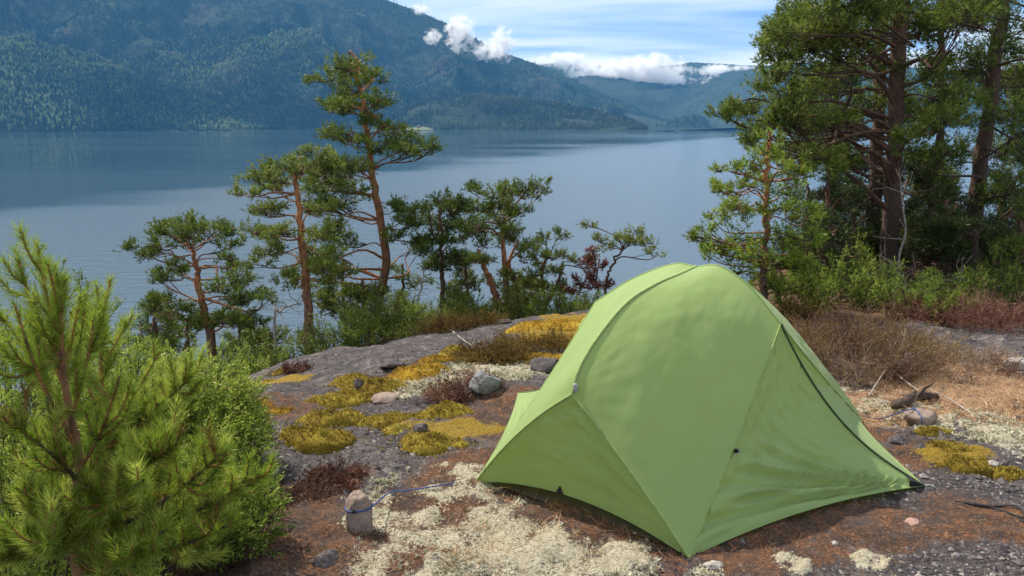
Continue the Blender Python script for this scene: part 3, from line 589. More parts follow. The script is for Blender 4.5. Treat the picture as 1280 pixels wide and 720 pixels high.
    G, dz = roof(legB2, sB2, ridge2, cross, 203); patch('roof_panel', G, dz)
    G, dz = roof(legA2, sA2, ridge2, cross2, 204); patch('roof_panel', G, dz)
    def fan(apex_to_p, apex_to_q, hemline, sd, folds=0.0, corner=1):
        G = coons(hemline, np.repeat(apex_to_p[:1], 60, 0), apex_to_p[::-1], apex_to_q[::-1], n)
        dz = wr(sd, 0.014, 6, 8) * (0.4 + v) - 0.02 * np.sin(np.pi * u) * np.sin(np.pi * np.clip(v, 0, 1))
        if folds:
            w = u if corner == 1 else 1 - u
            # folds pulled from the peg corner along the hem
            ang = np.arctan2(v, (1.0 - w) * 1.15 + 0.03); amp = folds * np.exp(-(ang / 0.48) ** 2) * np.clip((1 - w) * 9, 0, 1) * np.clip(1.45 - (1 - w), 0, 1) * np.clip(v * 22, 0.3, 1)
            ph = ang * 44 + 2.4 * fbm(w * 3, v * 4, 3, sd + 3); dz = dz + amp * (1.6 * (0.5 + 0.5 * np.sin(ph)) ** 2.2 - .8 + 0.5 * np.sin(ang * 97 + 1.0))
            amp2 = folds * 0.55 * np.exp(-((v - .42) / .22) ** 2) * soft; dz = dz + amp2 * fbm(u * 3 + v * 7, (u + v) * 13, 3, sd + 8)
        return G, dz
    G, dz = fan(sB, zip1, hBC, 211, 0.036); patch('vestibule_panel', G, dz)
    G, dz = fan(zip1, sB2, hCB2, 212, 0.008, 0); patch('vestibule_panel', G, dz)
    G, dz = fan(sA, zip2, hAC, 213, 0.008); patch('vestibule_panel', G, dz)
    G, dz = fan(zip2, sA2, hCA2, 214, 0.008, 0); patch('vestibule_panel', G, dz)
    G, dz = fan(legA, legB, hAB, 215); patch('end_panel', G, dz + 0.012 * np.sin(np.pi * u) * np.sin(np.pi * v), 'olive shaded end panel above the dark groundsheet')
    G, dz = fan(legB2, legA2, hA2B2[::-1], 216); patch('end_panel', G, dz)
    def seam(name, P, r, m, n_=6, par=None):
        V, q = tube(P, r, n_); return mesh_obj(name, V, [q], m, par or e)
    for P in (ridge, ridge2): seam('ridge_sleeve', P, 0.0075, seamm)
    for P in (cross, cross2): seam('cross_sleeve', P, 0.005, fab)
    for P in (legA, legB, legA2, legB2): seam('leg_sleeve', P, 0.0048, seamm)
    seams = [seam('seam', P, 0.0038, seamm) for P in (sB, sB2, sA, sA2)]
    zips = [seam('zipper', P + .003 * Wd, 0.0058, zipm) for P in (zip1, zip2)]
    for P in (hBC, hCB2, hAB, hAC, hCA2, hA2B2): seam('hem', P, 0.0034, fab)
    # a short zip pull at the top of each zip
    for Q, zz in ((zip1, zips[0]), (zip2, zips[1])): seam('zip_pull', smooth_line([Q[8] + .008 * Wd, Q[8] + .014 * Wd - .03 * Zd, Q[8] + .012 * Wd - .055 * Zd], 6), .0028, black, 6, zz)
    # flap along the zip
    fl = zip1[4:56]; q0 = fl + 0.006 * Wd - .004 * Ld; q1 = fl - 0.026 * Ld + 0.004 * Wd + np.array([0, 0, -.004])
    # groundsheet tub
    cs = [A, B, B2, A2]; ins = [c + 0.03 * unit(np.mean(cs, 0) - c) for c in cs]
    low = np.array(ins); low[:, 2] += 0.004; hi = np.array([c + 0.13 * unit(np.mean(cs, 0) - c) for c in cs]); hi[:, 2] += 0.07
    mb = MB(); mb.add(np.vstack([low, hi]), [[0, 1, 5, 4], [1, 2, 6, 5], [2, 3, 7, 6], [3, 0, 4, 7], [3, 2, 1, 0]]); mb.build('groundsheet', floorm, e, False)
    def blob(name, c, s, m, ax=None, par=None):
        g = np.linspace(0, np.pi, 7); a = np.linspace(0, 2 * np.pi, 10, endpoint=False)
        V = np.stack([np.sin(g)[:, None] * np.cos(a), np.sin(g)[:, None] * np.sin(a), np.cos(g)[:, None] * np.ones(10)], -1); V = np.sign(V) * np.abs(V) ** 0.7
        R = np.stack(ax) if ax is not None else np.eye(3); V = (V * s).reshape(-1, 3) @ R + c; idx = np.arange(70).reshape(7, 10)
        q = np.stack([idx[:-1], idx[1:], np.roll(idx[1:], -1, 1), np.roll(idx[:-1], -1, 1)], -1).reshape(-1, 4); return mesh_obj(name, V, [q], m, par or e)
    blob('hub_clip', H1 + .018 * Wd - .02 * Ld + .035 * Zd + .02 * Ld, (.011, .009, .020), grey)
    blob('toggle', sB[int(60 * .56)] + .016 * Wd - .006 * Ld, (.011, .008, .009), black, None, seams[0])
    blob('toggle', sB[int(60 * .56)] + .02 * Wd + .012 * Ld - .004 * Zd, (.007, .006, .008), grey, None, seams[0])
    # black hook at the middle of the end hem, dark corner patches, peg loops
    h = hAB[26]; t_ = unit(hAB[28] - hAB[24]); mb = MB()
    Vh = np.array([h - .020 * t_ - .006 * Ld, h + .020 * t_ - .006 * Ld, h + .036 * Zd - .004 * Ld]); mb.add(np.vstack([Vh, Vh - .006 * Ld]), [[0, 1, 2], [5, 4, 3]]); mb.f.append(np.array([[0, 3, 4, 1], [1, 4, 5, 2], [2, 5, 3, 0]])); mb.build('hook', black, e, False)
    d1 = unit(hBC[52] - C); d2 = unit(zip1[50] - C); mb = MB()
    for off in (0.006, -0.006):
        mb.add(np.array([C + off * Wd + .004 * Zd, C + .085 * d1 + off * Wd + .006 * Zd, C + .085 * d1 + .035 * Zd + off * Wd, C + .085 * d2 + off * Wd]), [[0, 1, 2, 3]])
    mb.f.append(np.array([[0, 1, 5, 4], [1, 2, 6, 5], [2, 3, 7, 6], [3, 0, 4, 7]])); mb.build('corner_patch', black, e, False)
    d1 = unit(hAB[50] - B); d2 = unit(hBC[8] - B)
    seam('corner_loop', smooth_line([B + .04 * d1, B - .02 * Ld - .01 * Wd, B + .02 * Wd - .02 * Ld, B + .05 * d2], 12), .006, black)
    seam('peg_loop', smooth_line([C, C + .03 * Wd + .012 * Zd, C + .055 * Wd, C + .03 * Wd - .005 * Zd, C + .004 * Wd], 14), .0035, grey)
    seam('peg_loop', smooth_line([A, A - .03 * Wd + .012 * Zd, A - .05 * Wd, A - .02 * Wd], 12), .0035, black)
    # pull tab on the pale panel
    blob('tab', sA[20] - .01 * Wd, (.008, .006, .012), black, None, seams[2])
    return dict(A=A, B=B, C=C, B2=B2, C2=C2)
TENT = tent()

# ------------------------------------------------------------------ trees
def trunk_pts(spec, Y):
    return [at(p[0], p[1], Y + (p[2] if len(p) > 2 else 0)) for p in spec]
def needles_part(e, mb, mat, name='crown'):
    o = mb.build(name, mat, e, False); o['kind'] = 'stuff'; return o
def pine(name, label, cat, Y, trunk, r0, clumps, seed, mat='pine', group=None, flat=0.55, dens=1.0, tint=0.5, needle=0.055, bark='bark', fork=(), depth=1.0, extra=0.85, r1=0.02, orange=1.0, to_ground=True, n_need=9):
    g = np.random.default_rng(seed)
    P = trunk_pts(trunk, Y)
    b = P[0].copy(); gz = float(ground(b[0], b[1], False))
    if to_ground and gz < b[2] - 0.05: P = [np.array([b[0] + 0.02 * (b[2] - gz), b[1], gz - 0.15])] + P
    else: P[0][2] = min(P[0][2], gz - 0.05) if to_ground else P[0][2]
    e = tag(empty(name, (P[0][0], P[0][1], max(P[0][2], gz))), label, cat, group)
    L = smooth_line(P, 40); L[1:-1] += 0.012 * g.normal(size=(38, 3)) * [1, 1, 0.2]
    s = np.linspace(0, 1, 40); R = r1 + (r0 - r1) * (1 - s) ** 0.8; R[:3] *= [1.35, 1.15, 1.05]
    mb = MB(); V, q = tube(L, R, 10, 0.10, seed); mb.add(V, q, np.repeat(np.clip(orange * (s * 1.5 - 0.15), 0, 1), 10)); mb.build('trunk', M[bark], e)
    lines = [(L, R)]
    for fk in fork:
        FL = smooth_line(trunk_pts(fk, Y), 24); ss = np.linspace(0, 1, 24); FR = 0.012 + (r0 * 0.7) * (1 - ss); mb = MB(); V, q = tube(FL, FR, 8, 0.1, seed); mb.add(V, q, np.repeat(np.clip(orange * (ss * 1.2 + .1), 0, 1), 8)); mb.build('trunk', M[bark], e); lines.append((FL, FR))
    cm = MB(); tw = MB(); allc = []
    for c in clumps:
        px, py, rp = c[:3]; dd = c[3] if len(c) > 3 else g.normal() * 0.35 * depth
        allc.append((at(px, py, Y + dd), rp * Y / F_PX))
        if g.random() < extra: allc.append((at(px + g.normal() * 12, py + g.normal() * 8, Y - dd + g.choice([-1, 1]) * 0.5 * depth), rp * Y / F_PX * 0.85))
    for c, r in allc:
        kk = g.uniform(-0.05, 0.45); best = None                                   # nearest stem, reached a little below the clump
        for LL, RR in lines:
            hd = np.hypot(LL[:, 0] - c[0], LL[:, 1] - c[1]); cost = np.abs(LL[:, 2] - (c[2] - kk * hd)) + 0.25 * hd; i = int(cost.argmin())
            if best is None or cost[i] < best[0]: best = (cost[i], LL[i], RR[i])
        a, ra = best[1], best[2]; dist = np.linalg.norm(c - a)
        mid1 = a + (c - a) * 0.35 + g.normal(size=3) * 0.10 * dist * [1, 1, 0.8] + [0, 0, 0.02 * dist]; mid2 = a + (c - a) * 0.7 + g.normal(size=3) * 0.11 * dist * [1, 1, 0.8] - [0, 0, 0.02 * dist]
        end = c + unit(c - a) * r * 0.6
        BL = smooth_line([a, mid1, mid2, end], 12); br = np.clip(0.013 * dist + 0.005, 0.007, min(0.034, ra * 0.6 + 0.003)); BR = np.linspace(br, 0.004, 12)
        mb = MB(); V, q = tube(BL, BR, 6, 0.12, seed); mb.add(V, q, np.repeat(np.linspace(.62 * orange + .1, .3, 12), 6)); mb.build('branch', M[bark], e)
        nt_ = max(24, int(165 * dens * (r / 0.35) ** 1.5)); K = max(4, nt_ // 9)
        d = unit(g.normal(size=(K, 3))) * (g.random((K, 1)) ** 0.45) * r; d[:, 2] *= flat
        nodes = c + d; st = BL[g.integers(5, 12, K)]
        md = (st + nodes) / 2 + g.normal(size=(K, 3)) * 0.06 * r - [0, 0, 0.05 * r]
        V, q = sticks(st, md, 0.006, 0.0045); tw.add(V, q, 0.3); V, q = sticks(md, nodes, 0.0045, 0.003); tw.add(V, q, 0.25)
        ni = g.integers(0, K, nt_); tp = nodes[ni] + g.normal(size=(nt_, 3)) * 0.17 * r * [1, 1, flat * 1.3]
        sd_ = unit(np.cross(tp - nodes[ni], g.normal(size=(nt_, 3)))) * .003; tw.add(np.stack([nodes[ni] - sd_, nodes[ni] + sd_, tp], 1).reshape(-1, 3), np.arange(nt_ * 3).reshape(-1, 3), 0.2)
        dr = (tp - c) / r * [1, 1, 0.4] + [0, 0, 0.75] + 0.35 * g.normal(size=(nt_, 3))
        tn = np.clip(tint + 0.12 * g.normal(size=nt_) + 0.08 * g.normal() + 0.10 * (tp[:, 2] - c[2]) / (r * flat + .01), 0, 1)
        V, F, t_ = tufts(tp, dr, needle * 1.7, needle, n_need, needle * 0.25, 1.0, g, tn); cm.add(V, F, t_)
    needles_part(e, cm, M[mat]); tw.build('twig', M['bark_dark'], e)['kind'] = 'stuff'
    return e

G1 = 'pines along the edge of the rock'
pine('pine_tree', 'tallest slender pine with orange trunk at the cliff edge, top above the far shore', 'tree', 12.2,
     [(466, 425), (472, 385), (483, 330), (474, 270), (466, 220), (459, 165), (451, 115), (447, 75)], 0.088,
     [(447, 82, 24), (425, 92, 17), (468, 96, 17), (443, 112, 24), (432, 132, 20), (470, 128, 18), (425, 142, 16), (478, 160, 13), (462, 152, 14), (478, 182, 24), (510, 188, 20), (536, 186, 18), (425, 172, 18), (445, 180, 14), (508, 176, 16),
      (445, 210, 22), (420, 215, 24), (405, 235, 22), (440, 240, 20), (425, 258, 20), (400, 262, 18), (500, 262, 18), (515, 280, 20), (498, 295, 18), (392, 330, 16), (365, 345, 14), (430, 300, 22), (412, 318, 22), (520, 300, 14)], 301, group=G1, tint=0.45, dens=1.15)
pine('pine_tree', 'flat topped crooked pine left of the tallest pine, dark lower trunk on the rock edge', 'tree', 10.3,
     [(387, 447), (386, 400), (383, 350), (377, 290), (372, 245), (366, 215)], 0.078,
     [(328, 228, 22), (350, 212, 20), (372, 205, 18), (398, 196, 20), (420, 208, 14), (345, 235, 18), (318, 242, 12), (405, 222, 16), (335, 265, 20), (322, 290, 16), (348, 290, 20), (400, 262, 18), (420, 280, 16), (405, 300, 20), (340, 315, 18), (325, 330, 12), (398, 335, 18), (420, 350, 16), (360, 352, 14), (415, 320, 16)],
     302, 'pine_grey', group=G1, tint=0.5, dens=1.15)
pine('pine_tree', 'leftmost pine on the slope with a wide umbrella top against the water', 'tree', 10.8,
     [(264, 440), (258, 405), (250, 365), (246, 335), (240, 312)], 0.072,
     [(240, 283, 22), (215, 290, 20), (262, 288, 20), (195, 305, 14), (283, 308, 14), (235, 300, 20), (190, 318, 12), (215, 335, 14), (208, 348, 16), (285, 335, 18), (305, 348, 18), (205, 375, 18), (190, 385, 12), (300, 378, 20), (322, 372, 14), (225, 385, 16), (290, 400, 20), (240, 400, 16), (315, 405, 16)],
     303, group=G1, tint=0.44, dens=1.3)
pine('pine_tree', 'double stemmed leaning pine with a wind swept crown reaching right, on the rock crest', 'tree', 11.7,
     [(628, 398), (618, 365), (606, 335), (597, 312)], 0.075,
     [(598, 262, 20), (575, 258, 18), (618, 250, 20), (640, 246, 20), (660, 236, 16), (674, 234, 12), (600, 285, 20), (625, 278, 22), (648, 268, 18), (580, 285, 16), (612, 302, 18), (640, 300, 20), (655, 308, 14), (590, 240, 12), (628, 236, 12)],
     304, group=G1, tint=0.40, dens=1.0, fork=[[(634, 398), (633, 360), (630, 320), (628, 285), (640, 262)], [(640, 396), (645, 355), (636, 330), (648, 300)]])
pine('pine_tree', 'dense dark upright pine between the tallest pine and the double stemmed one', 'tree', 12.0,
     [(552, 405), (553, 360), (552, 310), (550, 255)], 0.05,
     [(550, 250, 15), (540, 268, 16), (562, 265, 16), (550, 285, 20), (538, 300, 16), (568, 300, 16), (552, 318, 20), (540, 335, 14), (566, 335, 14)], 305, 'pine', group=G1, tint=0.22, dens=1.2, bark='bark_dark', flat=0.7)
pine('pine_tree', 'small airy pine with forked grey stem at the right of the clump on the crest', 'tree', 11.5,
     [(679, 400), (680, 370), (677, 345), (684, 320)], 0.032,
     [(683, 302, 14), (672, 318, 14), (696, 322, 12), (668, 340, 14), (700, 340, 12), (712, 325, 8), (660, 358, 16), (690, 362, 14), (708, 360, 14), (640, 345, 12)], 306, 'pine_grey', group=G1, tint=0.42, bark='bark_dark', fork=[[(680, 385), (692, 365), (700, 345), (703, 330)]], depth=0.6)
pine('pine_tree', 'small bent pine arching right beside the rusty dead sapling, behind the tent', 'tree', 11.3,
     [(752, 400), (756, 370), (760, 345), (768, 325), (778, 312)], 0.03,
     [(760, 308, 11), (748, 300, 9), (785, 305, 10), (800, 302, 11), (812, 306, 9), (818, 318, 8), (795, 290, 7), (770, 298, 7)], 307, 'pine_grey', group=G1, tint=0.55, bark='bark_dark', depth=0.4, extra=0.4, orange=.5, dens=0.8, r1=.012)
pine('dead_sapling', 'dead sapling with rusty red needles left of the bent pine', 'tree', 11.5,
     [(746, 402), (747, 370), (746, 340), (742, 316)], 0.016,
     [(742, 320, 8), (735, 332, 8), (752, 334, 8), (740, 346, 8), (756, 358, 7)], 308, 'rust', tint=0.4, bark='bark_dark', depth=0.3, extra=0.3, orange=.2, dens=0.7, r1=.008)
pine('dead_sapling', 'low rusty brown sapling beside the crest, left of the dead red sapling', 'tree', 11.4,
     [(715, 402), (718, 380), (724, 366)], 0.013,
     [(728, 358, 8), (718, 366, 8), (708, 362, 7), (734, 352, 6)], 309, 'rust', tint=0.35, bark='bark_dark', depth=0.3, extra=0.3, orange=.2, dens=0.7, r1=.008)
G2 = 'young pines filling in below the cliff edge pines'
for i, (px, top, bot, Yd, w, lab) in enumerate(((430, 330, 430, 12.6, 30, 'bushy young pine between the flat topped and the tallest pine'), (505, 330, 425, 13.2, 26, 'bushy young pine right of the foot of the tallest pine'),
                                               (455, 350, 425, 11.6, 20, 'low young pine at the foot of the tallest pine'), (300, 395, 470, 11.8, 30, 'bushy young pine right of the foot of the leftmost pine'), (335, 425, 470, 10.6, 20, 'small grey green pine below the flat topped pine'),
                                               (235, 405, 470, 12.0, 30, 'dark young pine behind the foot of the leftmost pine'), (583, 320, 400, 12.4, 20, 'slim young pine left of the double stemmed pine'), (655, 345, 400, 12.6, 22, 'low bushy pine right of the double stemmed pine'), (195, 380, 460, 12.4, 22, 'young pine at the far left behind the bright bushes'))):
    gg = np.random.default_rng(400 + i); cl = []
    for j in range(13):
        t = gg.random(); cl.append((px + gg.normal() * w * (0.35 + 0.5 * t), top + (bot - top) * t, 9 + 6 * gg.random() + 4 * t))
    pine('young_pine', lab, 'tree', Yd, [(px + 3, bot), (px, (top + bot) / 2), (px - 2, top)], 0.035, cl, 410 + i, gg.choice(['pine', 'pine_grey']), G2, flat=0.6, tint=0.34 + 0.1 * gg.random(), bark='bark_dark', depth=0.9, extra=0.6, dens=0.95)

# right hand wood
G3 = 'tall pines of the wood on the right'
pine('pine_tree', 'thickest pine trunk in the wood on the right with long crooked limbs', 'tree', 11.0,
     [(1108, 372), (1112, 300), (1117, 220), (1120, 140), (1123, 70), (1126, 0), (1128, -80), (1128, -170)], 0.122,
     [(1000, 20, 34), (1045, 12, 34), (1085, 12, 30), (1012, 58, 32), (982, 82, 26), (1050, 62, 28), (958, 104, 20), (985, 120, 28), (930, 140, 18), (905, 142, 14), (1030, 105, 26), (960, 152, 24), (1000, 160, 26), (1042, 150, 22), (1150, 38, 34), (1190, 22, 32), (1160, 92, 28), (1200, 118, 26), (1175, 150, 24), (1140, 178, 18), (1050, 200, 22), (1010, 205, 24), (1070, 42, 26), (1130, 8, 28), (1100, -40, 40), (1020, -40, 40), (1180, -50, 40), (1080, -100, 44), (1150, -110, 44), (975, 45, 26), (935, 170, 16)],
     501, group=G3, flat=0.7, dens=1.35, tint=0.58, depth=2.2, extra=0.9, bark='bark_dark', r1=0.07, needle=0.06)
pine('pine_tree', 'thinner dark pine trunk just left of and behind the thickest one', 'tree', 12.6,
     [(1086, 372), (1090, 300), (1095, 210), (1098, 130), (1102, 50), (1104, -40), (1106, -140)], 0.12,
     [(1060, 20, 28), (1095, -20, 30), (1130, 30, 26), (1050, 85, 26), (1075, 120, 22), (1020, 140, 26), (1130, 130, 22), (1060, 170, 24), (1000, 185, 24), (1105, 75, 24), (1040, 225, 22), (1150, 215, 24), (1080, -80, 36)], 502, 'pine', group=G3, tint=0.42, flat=.7, depth=1.6, bark='bark_dark', r1=0.05)
pine('pine_tree', 'leaning pine with reddish upper trunk near the right edge of the picture', 'tree', 11.8,
     [(1204, 365), (1214, 300), (1224, 225), (1236, 145), (1242, 80), (1253, 15), (1262, -60), (1266, -140)], 0.125,
     [(1228, 10, 26), (1270, 28, 28), (1248, 62, 22), (1205, 75, 24), (1278, 98, 24), (1188, 108, 26), (1262, 138, 22), (1208, 182, 26), (1258, 188, 24), (1278, 228, 22), (1182, 200, 22), (1300, 60, 30), (1310, 160, 30), (1260, -50, 38), (1300, -30, 38), (1170, 235, 22), (1235, 240, 20)], 503, group=G3, tint=0.45, flat=.7, depth=1.6, bark='bark_dark', r1=0.05, orange=0.55)
pine('pine_tree', 'bright young pine with tiered branches standing just behind the tent', 'tree', 8.2,
     [(953, 400), (955, 340), (957, 280), (958, 225), (962, 165)], 0.04,
     [(962, 172, 11), (958, 190, 15), (946, 205, 16), (978, 208, 16), (932, 228, 18), (958, 228, 18), (990, 234, 18), (910, 238, 14), (895, 232, 9), (925, 262, 22), (968, 262, 22), (1000, 262, 18), (900, 278, 16), (882, 290, 13), (868, 296, 8), (935, 295, 24), (978, 298, 24), (1008, 300, 16), (905, 308, 18), (885, 318, 10), (945, 328, 26), (985, 332, 24), (1015, 335, 18), (920, 340, 20), (960, 358, 26), (1000, 362, 22)],
     504, 'young', G3, flat=0.65, tint=0.40, dens=1.25, depth=0.6, extra=0.7, bark='bark', orange=.9, needle=0.045)
GD = 'dark bushes under the tall pines'
for i, (px, Yd, sd, lab) in enumerate(((1292, 14.5, 511, 'shaded pine behind the leaning pine, half outside the right edge'), (1172, 16.0, 512, 'shaded pine far back between the thickest trunk and the leaning pine'), (1040, 15.5, 513, 'shaded pine far back left of the two dark trunks'))):
    gg = np.random.default_rng(sd); pine('pine_tree', lab, 'tree', Yd, [(px, 372), (px + 2, 200), (px + 4, 60), (px + 4, -60)], 0.09, [(px + gg.normal() * 34, -80 + 380 * gg.random(), 22 + 10 * gg.random()) for _ in range(28)], sd, 'pine', G3, flat=.7, tint=.34, bark='bark_dark', depth=1.2, extra=.5, r1=.04)
G4 = 'dark undergrowth trees in the wood on the right'
for i, (px, top, bot, Yd, w, lab) in enumerate(((1035, 205, 370, 10.4, 34, 'dark bushy spruce behind the bright young pine'), (1065, 230, 372, 12.2, 30, 'dark spruce left of the two dark trunks'), (1160, 190, 372, 12.4, 42, 'dark spruce between the thickest trunk and the leaning pine'),
                                               (1182, 250, 372, 10.6, 30, 'dark low spruce left of the leaning pine'), (1250, 215, 375, 13.0, 44, 'dark spruce right of the leaning pine'), (1128, 270, 372, 13.6, 34, 'dark low spruce behind the thickest trunk'), (1275, 255, 372, 10.6, 34, 'green spruce at the right edge of the picture'),
                                               (1010, 230, 365, 13.5, 30, 'shaded spruce far behind the bright young pine'), (1215, 260, 372, 15.0, 44, 'shaded spruce deep in the wood on the right'), (1100, 250, 368, 16.0, 46, 'shaded spruce farthest back between the dark trunks'), (1320, 200, 372, 14.0, 50, 'dark spruce half outside the right edge'))):
    gg = np.random.default_rng(520 + i); cl = []
    for j in range(24):
        t = gg.random() ** 0.85; cl.append((px + gg.normal() * w * (0.18 + 0.55 * t), top + (bot - top) * t, 10 + 5 * gg.random() + 5 * t))
    pine('spruce', lab, 'tree', Yd, [(px, bot), (px + 2, (top + bot) / 2), (px, top)], 0.06, cl, 540 + i, 'spruce' if i not in (6,) else 'pine', G4, flat=0.6, tint=0.42, bark='bark_dark', depth=1.3, extra=0.7, dens=0.9, needle=0.05)

# ------------------------------------------------------------------ shrubs
def juniper(label, c, wx, wy, h, seed, mat='juniper', n=420, tint=0.5, group=None, spray=0.10, nl=0.021, nn=16, name='juniper', cat='bush', lean=0.5, w=0.0070):
    g = np.random.default_rng(seed); c = np.array(c, float)
    e = tag(empty(name, c), label, cat, group); cm = MB(); st = MB()
    K = max(8, n // 14)                                 # upright boughs
    a = g.random(K) * 6.283; rr = np.sqrt(g.random(K)); top = np.stack([np.cos(a) * rr * wx, np.sin(a) * rr * wy, h * (1 - 0.55 * rr ** 2) * (0.65 + 0.45 * g.random(K))], -1)
    b0 = np.stack([np.cos(a) * rr * wx * 0.2, np.sin(a) * rr * wy * 0.2, np.zeros(K) - 0.1], -1); md = (b0 + top) / 2 + np.stack([np.cos(a) * 0.12 * wx, np.sin(a) * 0.12 * wy, 0 * a - 0.05 * h], -1)
    V, q = sticks(c + b0, c + md, 0.007, 0.004); st.add(V, q, 0.2); V, q = sticks(c + md, c + md + (top - md) * 0.85, 0.004, 0.002); st.add(V, q, 0.2)
    bi = g.integers(0, K, n); t = g.random(n) ** 0.45
    p = np.where(t[:, None] < 0.5, b0[bi] + (md[bi] - b0[bi]) * (t[:, None] * 2), md[bi] + (top[bi] - md[bi]) * (t[:, None] * 2 - 1)); ax = unit(top[bi] - md[bi])
    d = ax * 0.8 + np.stack([np.cos(a[bi]) * lean, np.sin(a[bi]) * lean, 0.45 + 0 * t], -1) * 0.7 + 0.55 * g.normal(size=(n, 3)); tp = c + p + unit(d) * spray * 0.3
    tn = np.clip(tint + 0.20 * g.normal(size=n) + 0.30 * (t - .6), 0, 1); ln = spray * (0.6 + 0.8 * g.random(n))
    V, q = sticks(c + p, tp + unit(d) * ln[:, None] * .9, 0.0022, 0.001); st.add(V, q, 0.3)
    V, F, tt = tufts(tp, d, ln, nl, nn, w, 0.85, g, tn); cm.add(V, F, tt)
    d2 = unit(unit(d)[:, None] + 0.75 * g.normal(size=(n, 2, 3))).reshape(-1, 3); p2 = (tp[:, None] + unit(d)[:, None] * ln[:, None, None] * g.random((n, 2, 1)) * .8).reshape(-1, 3)
    V, F, tt = tufts(p2, d2, np.repeat(ln, 2) * 0.55, nl, nn // 2, w, 0.85, g, np.repeat(tn, 2)); cm.add(V, F, tt)
    needles_part(e, cm, M[mat], 'foliage'); st.build('stem', M['bark_dark'], e)['kind'] = 'stuff'; return e
def gp(px, py, Y):                           # ground under a pixel's column at distance Y
    p = at(px, py, Y); p[2] = float(ground(p[0], p[1], False)); return p
def reach(px, row, Y): return max(.3, float(at(px, row, Y)[2] - gp(px, 600, Y)[2]))
GJ = 'junipers beside the young pine on the left'
juniper('juniper with pale green tips at the left edge, behind the young pine', gp(30, 600, 2.75), 0.55, 0.45, 1.22, 601, n=1500, group=GJ, tint=0.60)
juniper('juniper in the middle of the thicket, between the young pine leaders', gp(172, 600, 3.5), 0.42, 0.45, reach(172, 432, 3.5), 602, n=2000, group=GJ, tint=0.60)
juniper('juniper at the right of the thicket, reaching over the bare rock', gp(250, 600, 3.9), 0.33, 0.4, reach(250, 462, 3.9), 603, n=2200, group=GJ, tint=0.56)
juniper('shaded dark juniper behind the thicket at the far left', gp(60, 600, 4.4), 0.8, 0.5, 1.2, 604, n=1400, group=GJ, tint=0.36)
juniper('small dark juniper low on the right edge of the thicket', gp(282, 620, 3.1), 0.2, 0.24, 0.42, 605, n=600, group=GJ, tint=0.42)

def young_pine(label, name, stem, leaders, branches, seed, n_side=5, nl=0.052, tint=0.5, w=0.0021, group=None):
    """long needled young pine: stem polyline, bottlebrush leaders and side shoots, all in world space"""
    g = np.random.default_rng(seed); S_ = smooth_line(stem, 24)
    e = tag(empty(name, S_[0]), label, 'tree', group); cm = MB()
    mb = MB(); V, q = tube(S_, np.linspace(0.019, 0.008, 24), 8, 0.12, seed); mb.add(V, q, 0.5); mb.build('trunk', M['bark'], e)
    sh_p, sh_d, sh_l, sh_t = [], [], [], []
    def shoot(P, density=1.0, tn=tint):
        L = np.linalg.norm(np.diff(P, axis=0), axis=1); 
        for i in range(len(P) - 1):
            sh_p.append(P[i]); sh_d.append(P[i + 1] - P[i]); sh_l.append(L[i]); sh_t.append(np.clip(tn + .06 * g.normal(), 0, 1))
    for a, b, r in leaders:
        P = smooth_line([a, (np.array(a) + b) / 2 + g.normal(size=3) * .012, b], 12); mb = MB(); V, q = tube(P, np.linspace(r, .003, 12), 6, .1, seed); mb.add(V, q, 0.75); mb.build('branch', M['bark'], e); shoot(P[3:], 1, tint + .1)
        ax = unit(P[-1] - P[0]); ln = np.linalg.norm(P[-1] - P[0])
        for kx in range(n_side):                       # whorl of side shoots
            t = 0.12 + 0.80 * g.random(); p = P[int(t * 11)]; d = unit(g.normal(size=3) * .75 + ax * 0.9 + [0, 0, .45]); l2 = ln * (0.22 + .28 * g.random()) * (1.15 - .6 * t)
            Q = smooth_line([p, p + d * l2 * .5, p + unit(d + [0, 0, .35]) * l2], 6); mb.add(*tube(Q, np.linspace(.004, .002, 6), 4), 0.7); shoot(Q)
            V, q = tube(Q, np.linspace(.0045, .002, 6), 4)
            tw.add(V, q, 0.7)
    for a, b, r in branches:
        a = np.array(a, float); b = np.array(b, float); ln = np.linalg.norm(b - a); md = (a + b) / 2 + g.normal(size=3) * .03 - [0, 0, .06 * ln]
        P = smooth_line([a, md, b], 14); mb = MB(); V, q = tube(P, np.linspace(r, .003, 14), 6, .1, seed); mb.add(V, q, 0.4); mb.build('branch', M['bark_dark'], e); shoot(P[8:])
        ax = unit(b - a)
        for kx in range(int(8 + ln * 30)):
            t = 0.28 + 0.72 * g.random(); p = P[int(t * 13)]; d = unit(ax * .7 + g.normal(size=3) * .65 + [0, 0, .45]); l2 = (0.05 + .10 * g.random())
            Q = smooth_line([p, p + d * l2 * .5, p + unit(d + [0, 0, .4]) * l2], 6); V, q = tube(Q, np.linspace(.0048, .0022, 6), 4); tw.add(V, q, 0.75); shoot(Q, 1, tint + .30 * g.normal())
    L = np.array(sh_l); P = np.array(sh_p); D = np.array(sh_d); Tn = np.array(sh_t)
    rep = np.maximum(1, np.round(L / 0.0068)).astype(int); ii = np.repeat(np.arange(len(L)), rep)
    V, F, tt = tufts(P[ii], D[ii], L[ii], nl, 11, w, 0.72, g, Tn[ii]); cm.add(V, F, tt)
    needles_part(e, cm, M['young'], 'needles'); return e
tw = MB()
